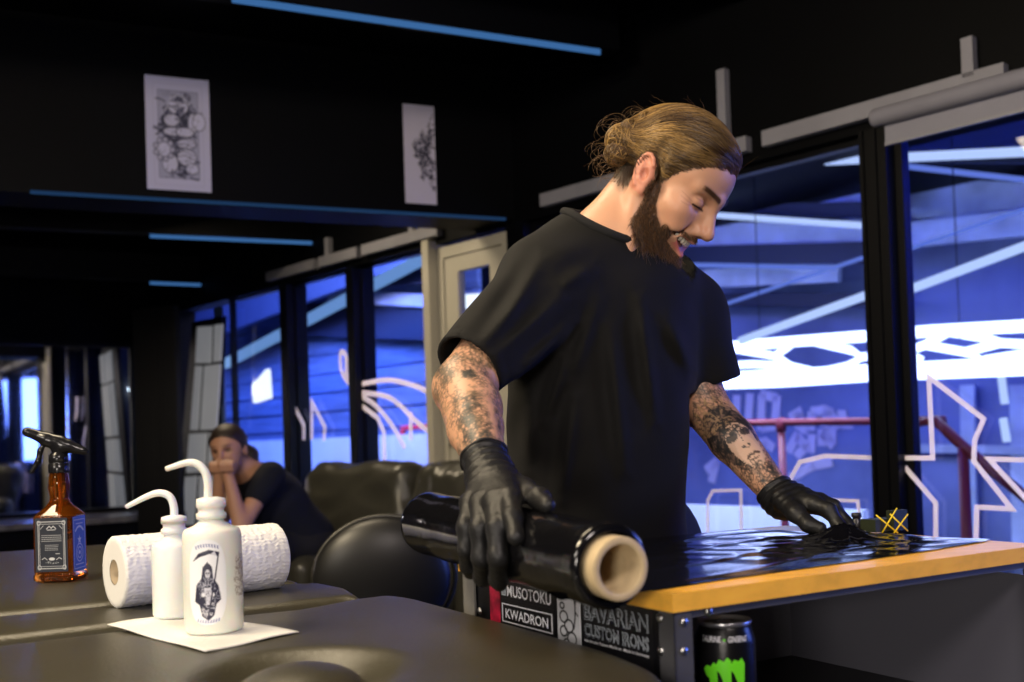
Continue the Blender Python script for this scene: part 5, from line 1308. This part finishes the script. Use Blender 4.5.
# beard
Lh = hloc(V1); bmk = beard_mask(Lh); cand = np.where(bmk > .35)[0]; sel = cand[rng.integers(0, len(cand), 8500)]
sel = sel[(V1[sel] @ np.array([0, 0, 1.]) > 0)]
p0 = V1[sel] + rng.normal(size=(len(sel), 3)) * .0006; nn = HSDF.normal(p0); Lb = hloc(p0)
ch = np.clip((-.060 - Lb[:, 2]) / .04, 0, 1); ln = (.0030 + .0060 * np.clip((-Lb[:, 2] - .01) / .08, 0, 1) + .008 * ch) * rng.uniform(.6, 1.25, len(sel)); ln[(Lb[:, 2] > -.05) & (Lb[:, 0] > .07)] = .0035
gd_ = -hu * .75 + hf * .40; curl = rng.normal(size=(len(sel), 3)) * .35
K = 5; bs = np.zeros((len(sel), K, 3))
for k in range(K):
    t = k / (K - 1); bs[:, k] = p0 + (nn * (.45 + .1 * (1 - t)) + (gd_ + curl * (1 + np.sin(t * 5)[None] if False else 1)) * (.35 + .75 * t)) * (ln * t)[:, None]
tn = np.clip(rng.normal(.35, .3, len(sel)) + .2 * snoise(p0, 150, 4), 0, 1)[:, None]
curves_mesh('beard', bs, rng.uniform(.0003, .0006, len(sel)), tn * np.array([.22, .105, .035]) + (1 - tn) * np.array([.025, .012, .006]), hairm, man)
# eyebrows as short strands
bc_i = np.where((np.abs(Lh[:, 2] - (.0365 + .10 * (np.abs(Lh[:, 1]) - .018) - 3.2 * (np.abs(Lh[:, 1]) - .030) ** 2)) < .0038) & (np.abs(Lh[:, 1]) > .010) & (np.abs(Lh[:, 1]) < .050) & (Lh[:, 0] > .055))[0]
if len(bc_i):
    sel = bc_i[rng.integers(0, len(bc_i), 700)]; p0 = V1[sel]; nn = HSDF.normal(p0); side = np.sign(Lh[sel, 1])[:, None] * hl
    bs = np.stack([p0 + (nn * .0012 + side * .005 + hu * .0008) * (k / 3) for k in range(4)], 1)
    curves_mesh('eyebrows', bs, np.full(len(sel), .0003), np.tile([.04, .02, .009], (len(sel), 1)), hairm, man)

# ---- t-shirt
cloth = mat('shirt_cotton', (.0060, .0057, .0055), .8, spec=.22, sheen=.03, noise=.1, nscale=30, bump=.12, bscale=900)
hemR = pt(468, 367, 1.515); hemL = pt(714, 386, 1.81)
HXR = pt(455, 380, 1.50)
def shirt_sdf():
    S_ = SDF(); q = np.array([.51, -.86, 0]); sxx = np.array([.86, .51, 0]); MX = [sxx, q, ZV]
    S_.el(pt(604, 310, 1.735), (.178, .125, .165), MX, .05)                       # chest
    S_.el(pt(603, 385, 1.735), (.165, .122, .17), MX, .06)
    S_.el(pt(597, 470, 1.745), (.162, .125, .20), MX, .06)
    lowc = pt(597, 470, 1.745); lowc[2] = .86; S_.el(lowc, (.152, .130, .17), MX, .06)
    S_.rc(pt(594, 250, 1.705), pt(548, 284, 1.645), .062, .070, k=.04)            # right shoulder slope
    S_.rc(pt(648, 285, 1.755), pt(688, 312, 1.815), .060, .060, k=.04)
    S_.rc(pt(606, 262, 1.715), pt(646, 280, 1.735), .062, .062, k=.04)
    # sleeves
    S_.rc(pt(545, 290, 1.64), hemR + (hemR - pt(545, 290, 1.64)) * .3, .078, .048, k=.035)
    S_.rc(pt(686, 316, 1.815), hemL + (hemL - pt(686, 316, 1.815)) * .25, .066, .045, k=.035)
    return S_
SH_ = shirt_sdf()
dR = hemR - pt(545, 290, 1.64); dR /= np.linalg.norm(dR); dL = hemL - pt(686, 316, 1.815); dL /= np.linalg.norm(dL)
collar_c = pt(606, 231, 1.695); cn = np.array([.42, -.30, .86]); cn /= np.linalg.norm(cn)
folds = []
for a, b, r in (((560, 300, 1.57), (500, 352, 1.50), .007), ((575, 322, 1.60), (520, 372, 1.55), .008), ((540, 262, 1.58), (500, 330, 1.50), .006), ((568, 350, 1.62), (545, 420, 1.62), .009), ((600, 300, 1.60), (570, 380, 1.62), .006),
                ((520, 300, 1.53), (478, 350, 1.46), .005), ((590, 270, 1.62), (560, 286, 1.58), .006), ((640, 300, 1.62), (655, 420, 1.62), .008), ((610, 330, 1.60), (625, 470, 1.60), .007), ((575, 400, 1.62), (560, 500, 1.62), .008), ((668, 320, 1.68), (690, 370, 1.72), .007), ((530, 400, 1.60), (528, 470, 1.62), .008)):
    folds.append((pt(*a), pt(*b), r))
def shirt_post(P, d):
    near = np.abs(d) < .05
    if near.any():
        q = P[near]; e = .0045 * snoise(q * [1, 1, .6], 26, 31) + .0028 * snoise(q, 60, 32)
        for a, b, r in folds:
            A2 = np.array([a[0] / a[1], (a[2] - 1.1) / a[1]]); B2 = np.array([b[0] / b[1], (b[2] - 1.1) / b[1]]); qq = np.stack([q[:, 0] / q[:, 1], (q[:, 2] - 1.1) / q[:, 1]], 1)
            ba = B2 - A2; t = np.clip((qq - A2) @ ba / (ba @ ba), 0, 1); v = (qq - A2) - t[:, None] * ba; sd = (v[:, 0] * ba[1] - v[:, 1] * ba[0]) / np.linalg.norm(ba) * 1.65
            e = e + (q[:, 1] < 1.76) * r * (1.5 * np.exp(-(sd / .011) ** 2) - .7 * np.exp(-((sd - .020) / .014) ** 2)) * np.exp(-(np.maximum(np.linalg.norm(v, axis=1) * 1.65 - np.abs(sd), 0) / .01) ** 2) * np.sin(pi * np.clip(t, .06, .94)) ** .6
        # seams: shoulder seam and sleeve hem
        dh = np.abs((q - hemR) @ dR + .018); e = e - .0012 * np.exp(-(dh / .0015) ** 2) * (q[:, 0] < hemR[0] + .1)
        dd = d.copy(); dd[near] = d[near] - e; d = dd
    # cut sleeves at the hem (hollow)
    inR = ((P - (hemR + dR * .000)) @ dR); rR = np.linalg.norm((P - hemR) - inR[:, None] * dR, axis=1)
    mR = rR < .13
    d = np.where(mR & (inR > -.05), smax(d, inR, .003), d)
    holR = np.maximum(rR - .0480, -(inR + .05)); d = np.where(mR, np.maximum(d, -holR), d)
    inL = ((P - hemL) @ dL); rL = np.linalg.norm((P - hemL) - inL[:, None] * dL, axis=1); mL = rL < .12
    d = np.where(mL & (inL > -.04), smax(d, inL, .003), d)
    holL = np.maximum(rL - .0420, -(inL + .03)); d = np.where(mL, np.maximum(d, -holL), d)
    # neck opening
    q = P - collar_c; h = q @ cn; r = np.linalg.norm(q - h[:, None] * cn, axis=1)
    d = smax(d, -np.maximum(r - .071, -h - .05), .004); d = smax(d, np.where(r < .16, h - .012 + np.clip(r - .085, 0, 1) * .35, -1), .01)
    return d
SH_.post = shirt_post
V, Q = SH_.mesh(.0042)
shirt = npmesh('t_shirt', V, Q, cloth, man)
# ribbed collar
e1 = np.cross(cn, [0, 1, 0]); e1 /= np.linalg.norm(e1); e2 = np.cross(cn, e1)
bm = BM(); n = 64; P = []
for i in range(n):
    a = 2 * pi * i / n; p = collar_c + (e1 * cos(a) + e2 * sin(a)) * .0745
    for _ in range(14):
        d = SH_(p[None])[0]
        if abs(d) < .001: break
        p = p - cn * np.clip(d, -.006, .006)
    P.append(p)
P = np.array(P); P = (np.roll(P, 1, 0) + P + np.roll(P, -1, 0)) / 3
tube(bm, list(P + cn * .001), .0075, 10, closed=True); obj('collar', bm, mat('collar_rib', (.008, .008, .009), .9, bump=.4, bscale=700), shirt, smooth=True)

# ---- trousers and shoes (behind the bench)
hip = pt(600, 470, 1.80); hip[2] = .93; sxx = np.array([.86, .51, 0]); S_ = SDF(); S_.el(hip + ZV * -.02, (.155, .125, .15), [sxx, [.51, -.86, 0], ZV]); feet = []
for s, fy in ((-1, .03), (1, -.05)):
    hj = hip + sxx * .095 * s - ZV * .03; kn = hj + np.array([.02 * s, .0, -.42]) + sxx * .05 * s; an = kn + np.array([0, .04 + fy * .3, -.38]); an[2] = .09
    S_.rc(hj, kn, .100, .072, k=.04).rc(kn, an + ZV * .02, .070, .058, k=.03); feet.append(an)
S_.post = lambda P, d: smax(d - .003 * snoise(P, 30, 8), .075 - P[:, 2], .005)
sdf_obj('trousers', S_, .009, mat('dark_denim', (.012, .013, .02), .8), man)
for an in feet:
    S_ = SDF(); fdv = np.array([.35, -.94, 0]); S_.rc(an + [0, 0, -.045], an + fdv * .17 + [0, 0, -.052], .042, .036, k=.03); S_.rc(an + [0, 0, .01], an + [0, 0, -.04], .042, .045, k=.03); S_.pl((0, 0, .002), (0, 0, -1), .004)
    sdf_obj('shoe', S_, .006, mat('black_shoe', (.01, .01, .01), .5), man)

# ---- gloves
glove = mat('black_nitrile', (.010, .010, .011), .46, spec=.42, bump=.25, bscale=60)
def glove_obj(S_, wr, dirn, seed, cuffk=1.0, lo=None, hi=None):
    def post(P, d):
        near = np.abs(d) < .02; q = P[near]; t = (q - wr) @ dirn
        e = .0013 * np.sin(t * 520 + 3 * snoise(q, 40, seed)) * np.exp(-(t / .035) ** 2) + .0007 * snoise(q, 130, seed + 1); dd = d.copy(); dd[near] = d[near] - e * cuffk
        return dd
    S_.post = post
    return sdf_obj('glove', S_, .0017, glove, man)[0]
# right hand over the roll
def rollpt(px, py, lift):
    d = ray(px, py); m = d - fd * (d @ fd); o = (CAM - fa) - fd * ((CAM - fa) @ fd); R_ = RF
    A_, B_, C0 = m @ m, 2 * m @ o, o @ o - R_ * R_; disc = B_ * B_ - 4 * A_ * C0
    t = (-B_ - math.sqrt(max(disc, 0))) / (2 * A_); p = CAM + d * t
    ax = fa + fd * ((p - fa) @ fd); nrm = p - ax; nrm /= np.linalg.norm(nrm)
    return ax + nrm * (R_ + lift)
S_ = SDF(); dr_ = (pt(495, 490, 1.25) - wrR); dr_ /= np.linalg.norm(dr_)
cuffA = wrR - dr_ * .018
S_.rc(cuffA, pt(494, 484, 1.262), .0290, .0270, k=.006)
S_.rc(pt(492, 482, 1.265), pt(500, 500, 1.228), .0255, .022, k=.02)
K1 = [rollpt(514, 512, .0135), rollpt(502, 514, .0150), rollpt(489, 514, .0145), rollpt(477, 512, .0125)]
for kk, base in zip(K1, [pt(503, 484, 1.25), pt(498, 485, 1.252), pt(491, 486, 1.258), pt(484, 486, 1.266)]): S_.rc(base, kk, .017, .0135, k=.012)
S_.chain([K1[0], rollpt(519, 524, .0100), rollpt(522, 540, .0075)], [.0125, .0100, .0086], k=.006)
def wrap(k, pts, rs): S_.chain([K1[k]] + [rollpt(x, y, l) for x, y, l in pts], rs, k=.006)
wrap(1, [(507, 533, .0125), (507, 556, .0100), (504, 574, .0085), (500, 582, .006)], [.0132, .0118, .0108, .0100, .0088])
wrap(2, [(490, 533, .0125), (490, 555, .0100), (487, 571, .0085), (484, 578, .006)], [.0132, .0118, .0108, .0100, .0088])
wrap(3, [(475, 530, .0110), (474, 548, .0090), (473, 562, .0075), (472, 569, .005)], [.0122, .0108, .0098, .0090, .0080])
S_.chain([pt(503, 486, 1.262), pt(524, 490, 1.245), rollpt(538, 507, .012), rollpt(548, 513, .008)], [.0185, .0135, .0110, .0085], k=.010)
S_.pl(cuffA + dr_ * .001, -dr_, .002)
glove_obj(S_, wrR, dr_, 5)
bm = BM(); s_ = np.cross(dr_, ZV); s_ /= np.linalg.norm(s_); u_ = np.cross(s_, dr_); tube(bm, [cuffA + dr_ * .002 + .0290 * (s_ * cos(2 * pi * i / 40) + u_ * sin(2 * pi * i / 40)) * (1 + .03 * sin(i * .9)) for i in range(40)], .0022, 8, closed=True); obj('cuff_bead', bm, glove, man, smooth=True)
# left hand pressing the film
S_ = SDF(); dl_ = wrL - elL; dl_ /= np.linalg.norm(dl_); cuffB = wrL - dl_ * .012
S_.rc(cuffB, wrL + dl_ * .02, .0300, .0265, k=.01)
S_.rc(wrL + dl_ * .01, pt(794, 500, 1.665), .0255, .024, k=.02)
KL = [pt(814, 504, 1.612), pt(819, 501, 1.628), pt(820, 502, 1.650), pt(816, 506, 1.672)]
for kk, base in zip(KL, [pt(788, 498, 1.650), pt(790, 497, 1.660), pt(790, 499, 1.672), pt(788, 502, 1.684)]): S_.rc(base, kk, .019, .0130, k=.014)
zf = .9500
def tipz(px, D, r): q = pt(px, 520, D); q[2] = .9440 + r; return q
S_.chain([KL[0], pt(829, 510, 1.592), tipz(838, 1.580, .0105), tipz(842, 1.570, .0075)], [.0128, .0108, .0098, .0082], k=.006)
S_.chain([KL[1], pt(834, 507, 1.615), tipz(845, 1.607, .0125), tipz(849, 1.598, .0075)], [.0128, .0108, .0098, .0082], k=.006)
S_.chain([KL[2], pt(834, 509, 1.642), tipz(844, 1.636, .0120), tipz(848, 1.630, .0075)], [.0122, .0105, .0095, .0080], k=.006)
S_.chain([KL[3], pt(828, 512, 1.668), tipz(836, 1.664, .0110), tipz(839, 1.660, .0075)], [.0115, .0098, .0088, .0074], k=.006)
S_.chain([pt(783, 500, 1.640), pt(796, 513, 1.600), tipz(808, 1.578, .0130), tipz(820, 1.566, .0085)], [.0180, .0135, .0110, .0090], k=.010)
S_.pl(cuffB + dl_ * .001, -dl_, .002)
glove_obj(S_, wrL, dl_, 15)
bm = BM(); s_ = np.cross(dl_, ZV); s_ /= np.linalg.norm(s_); u_ = np.cross(s_, dl_); tube(bm, [cuffB + dl_ * .002 + .0300 * (s_ * cos(2 * pi * i / 40) + u_ * sin(2 * pi * i / 40)) * (1 + .03 * sin(i * .9)) for i in range(40)], .0020, 8, closed=True); obj('cuff_bead', bm, glove, man, smooth=True)
# ================================================================== THE SEATED WOMAN
wo = thing('person', 'woman in dark short-sleeved top sitting on the sofa, chin resting on her fists', 'person', SFP(-.55, .2, 0))
wD = 4.62
fw = np.array([-.16, -.96, -.10]); fw /= np.linalg.norm(fw); lw = np.cross(ZV, fw); lw /= np.linalg.norm(lw); uw = np.cross(fw, lw)
lw, uw = lw * cos(.10) + uw * sin(.10), uw * cos(.10) - lw * sin(.10)
WM = np.array([fw, lw, uw]); WH = pt(229, 452, wD)
def Wh(a, b, c): return WH + fw * a + lw * b + uw * c
sk2 = np.array([.46, .24, .15])
S_ = SDF()
S_.el(Wh(-.005, 0, .035), (.090, .074, .080), WM, .01).el(Wh(.030, 0, -.025), (.052, .058, .075), WM, .03).el(Wh(.045, 0, -.085), (.028, .026, .022), WM, .02)
S_.rc(Wh(.080, 0, .02), Wh(.100, 0, -.018), .008, .011, k=.012); S_.rc(Wh(.078, -.03, .03), Wh(.078, .03, .03), .009, k=.015)
for s in (-1, 1): S_.el(Wh(-.01, .074 * s, 0), (.014, .008, .028), WM, .008); S_.el(Wh(.080, .030 * s, .012), (.012, .016, .009), WM, .012, '-')
nk = pt(250, 474, wD + .10); S_.rc(Wh(-.03, 0, -.04), nk, .046, .052, k=.02)
shN = pt(268, 478, wD + .02); elN = pt(241, 527, wD - .12); fiN = pt(228, 474, wD - .12)
shF = pt(238, 478, wD + .32); elF = pt(218, 526, wD - .02); fiF = pt(219, 475, wD - .10)
ch_ = pt(270, 500, wD + .18); hi_ = pt(302, 540, wD + .28)
S_.rc(nk, ch_, .06, .11, k=.06).rc(ch_, hi_, .11, .13, k=.06)
S_.rc(shN, elN, .046, .036, k=.03).rc(elN, fiN, .038, .024, k=.02)
S_.rc(shF, elF, .044, .035, k=.03).rc(elF, fiF, .036, .024, k=.02)
for f, sd in ((fiN, -1), (fiF, 1)):
    S_.el(f + ZV * .028, (.034, .026, .040), None, .015)
    for k in range(4):
        b = f + np.array([-.024 + .016 * k, -.020, .052]); S_.chain([b, b + np.array([.002, -.016, -.012]), b + np.array([.003, -.012, -.036])], [.0100, .0098, .0085], k=.003)
    S_.chain([f + np.array([.030 * -sd, -.012, .02]), f + np.array([.030 * -sd, -.020, .048])], [.011, .009], k=.006)
kn1 = elN + np.array([.0, .0, -.075]); kn2 = elF + np.array([0, .05, -.075])
for hp, kn in ((hi_ + [-.05, -.10, -.03], kn1), (hi_ + [-.1, .1, -.03], kn2)):
    S_.rc(hp, kn, .085, .055, k=.05); an = kn + np.array([.06, .05, 0]); an[2] = .10; S_.rc(kn, an, .052, .036, k=.03)
def wcol(V):
    L = (V - WH) @ WM.T; a, b, c = L.T; ab = np.abs(b); C_ = np.tile(sk2, (len(V), 1))
    hd = np.abs(L).max(1) < .13
    def mx(m, col):
        nonlocal C_; m = np.clip(m, 0, 1) * hd; C_ = C_ * (1 - m[:, None]) + np.array(col) * m[:, None]
    mx(np.exp(-((ab - .030) / .013) ** 2 - ((c - .012) / .0065) ** 2) * (a > .05) * 1.3, (.03, .015, .012))
    mx(np.exp(-((ab - .032) / .016) ** 2 - ((c - .034) / .004) ** 2) * (a > .05) * 1.1, (.06, .03, .02))
    mx(np.exp(-(ab / .022) ** 2 - ((c + .055) / .007) ** 2) * (a > .05), (.40, .12, .10))
    return C_
sdf_obj('body', S_, .0065, mat('skin_warm', sk2, .5, sss=.05, attr='Col'), wo, color=wcol)
# hair: tight cap and pony tail
S_ = SDF(); S_.el(Wh(-.010, 0, .042), (.093, .081, .086), WM, 0); S_.post = lambda P, d: smax(d, (lambda L: np.interp(L[:, 0], [-.1, .0, .03, .09], [-.06, -.03, .035, .085]) - L[:, 2])((P - WH) @ WM.T), .008)
hr2 = mat('dark_hair', (.022, .012, .008), .42, bump=.3, bscale=200)
sdf_obj('hair', S_, .005, hr2, wo)
S_ = SDF(); S_.chain([Wh(-.095, .0, .03), Wh(-.11, .05, -.03), Wh(-.08, .07, -.12), Wh(-.06, .08, -.20)], [.028, .030, .024, .010], k=.02); S_.chain([Wh(-.03, -.072, .0), Wh(-.0, -.080, -.07), Wh(.0, -.078, -.14)], [.016, .016, .008], k=.02)
sdf_obj('pony_tail', S_, .006, hr2, wo)
# top, trousers, shoes
S_ = SDF(); S_.rc(nk + [.025, .02, -.035], ch_, .085, .135, k=.08).rc(ch_, hi_, .135, .155, k=.08)
S_.rc(shN + [.01, .01, .01], shN * .62 + elN * .38, .064, .056, k=.03).rc(shF, shF * .65 + elF * .35, .06, .054, k=.03)
dn = (elN - shN) / np.linalg.norm(elN - shN)
S_.post = lambda P, d: np.maximum(d - .004 * snoise(P, 26, 12), -(np.linalg.norm(P - nk + [.01, .03, -.05], axis=1) - .062))
sdf_obj('top', S_, .008, mat('navy_cloth', (.0018, .003, .010), .9), wo)
S_ = SDF()
for hp, kn in ((hi_ + [-.05, -.10, -.03], kn1), (hi_ + [-.1, .1, -.03], kn2)):
    S_.rc(hp, kn, .105, .070, k=.06); an = kn + np.array([.06, .05, 0]); an[2] = .14; S_.rc(kn, an, .066, .050, k=.03)
    S2 = SDF(); S2.rc((an[0], an[1], .05), (an[0] - .1, an[1] - .13, .045), .042, .036); sdf_obj('shoe', S2, .010, mat('black_shoe', (.01, .01, .01), .5), wo)
S_.el(hi_ - ZV * .02, (.17, .17, .13), None, .05)
sdf_obj('trousers', S_, .010, mat('black_trousers', (.006, .006, .008), .8), wo)
# ------------------------------------------------------------------ groups of like things
for o in list(COL.objects):
    g = {'conduit': 'grey conduit stubs above the trim', 'light strip': 'blue-white light strips', 'sticker': 'cream outlines on the window glass', 'drawing': 'drawings on the dark beam',
         'barrier': 'white barriers outside', 'railing': 'red pipe railings outside', 'curtain': 'curtains in the far corner'}.get(o.get('category', ''))
    if g and o.parent is None: o['group'] = g
    if o.name.startswith('squeeze_bottle') and o.parent is None: o['group'] = 'milky squeeze bottles on the paper sheet'
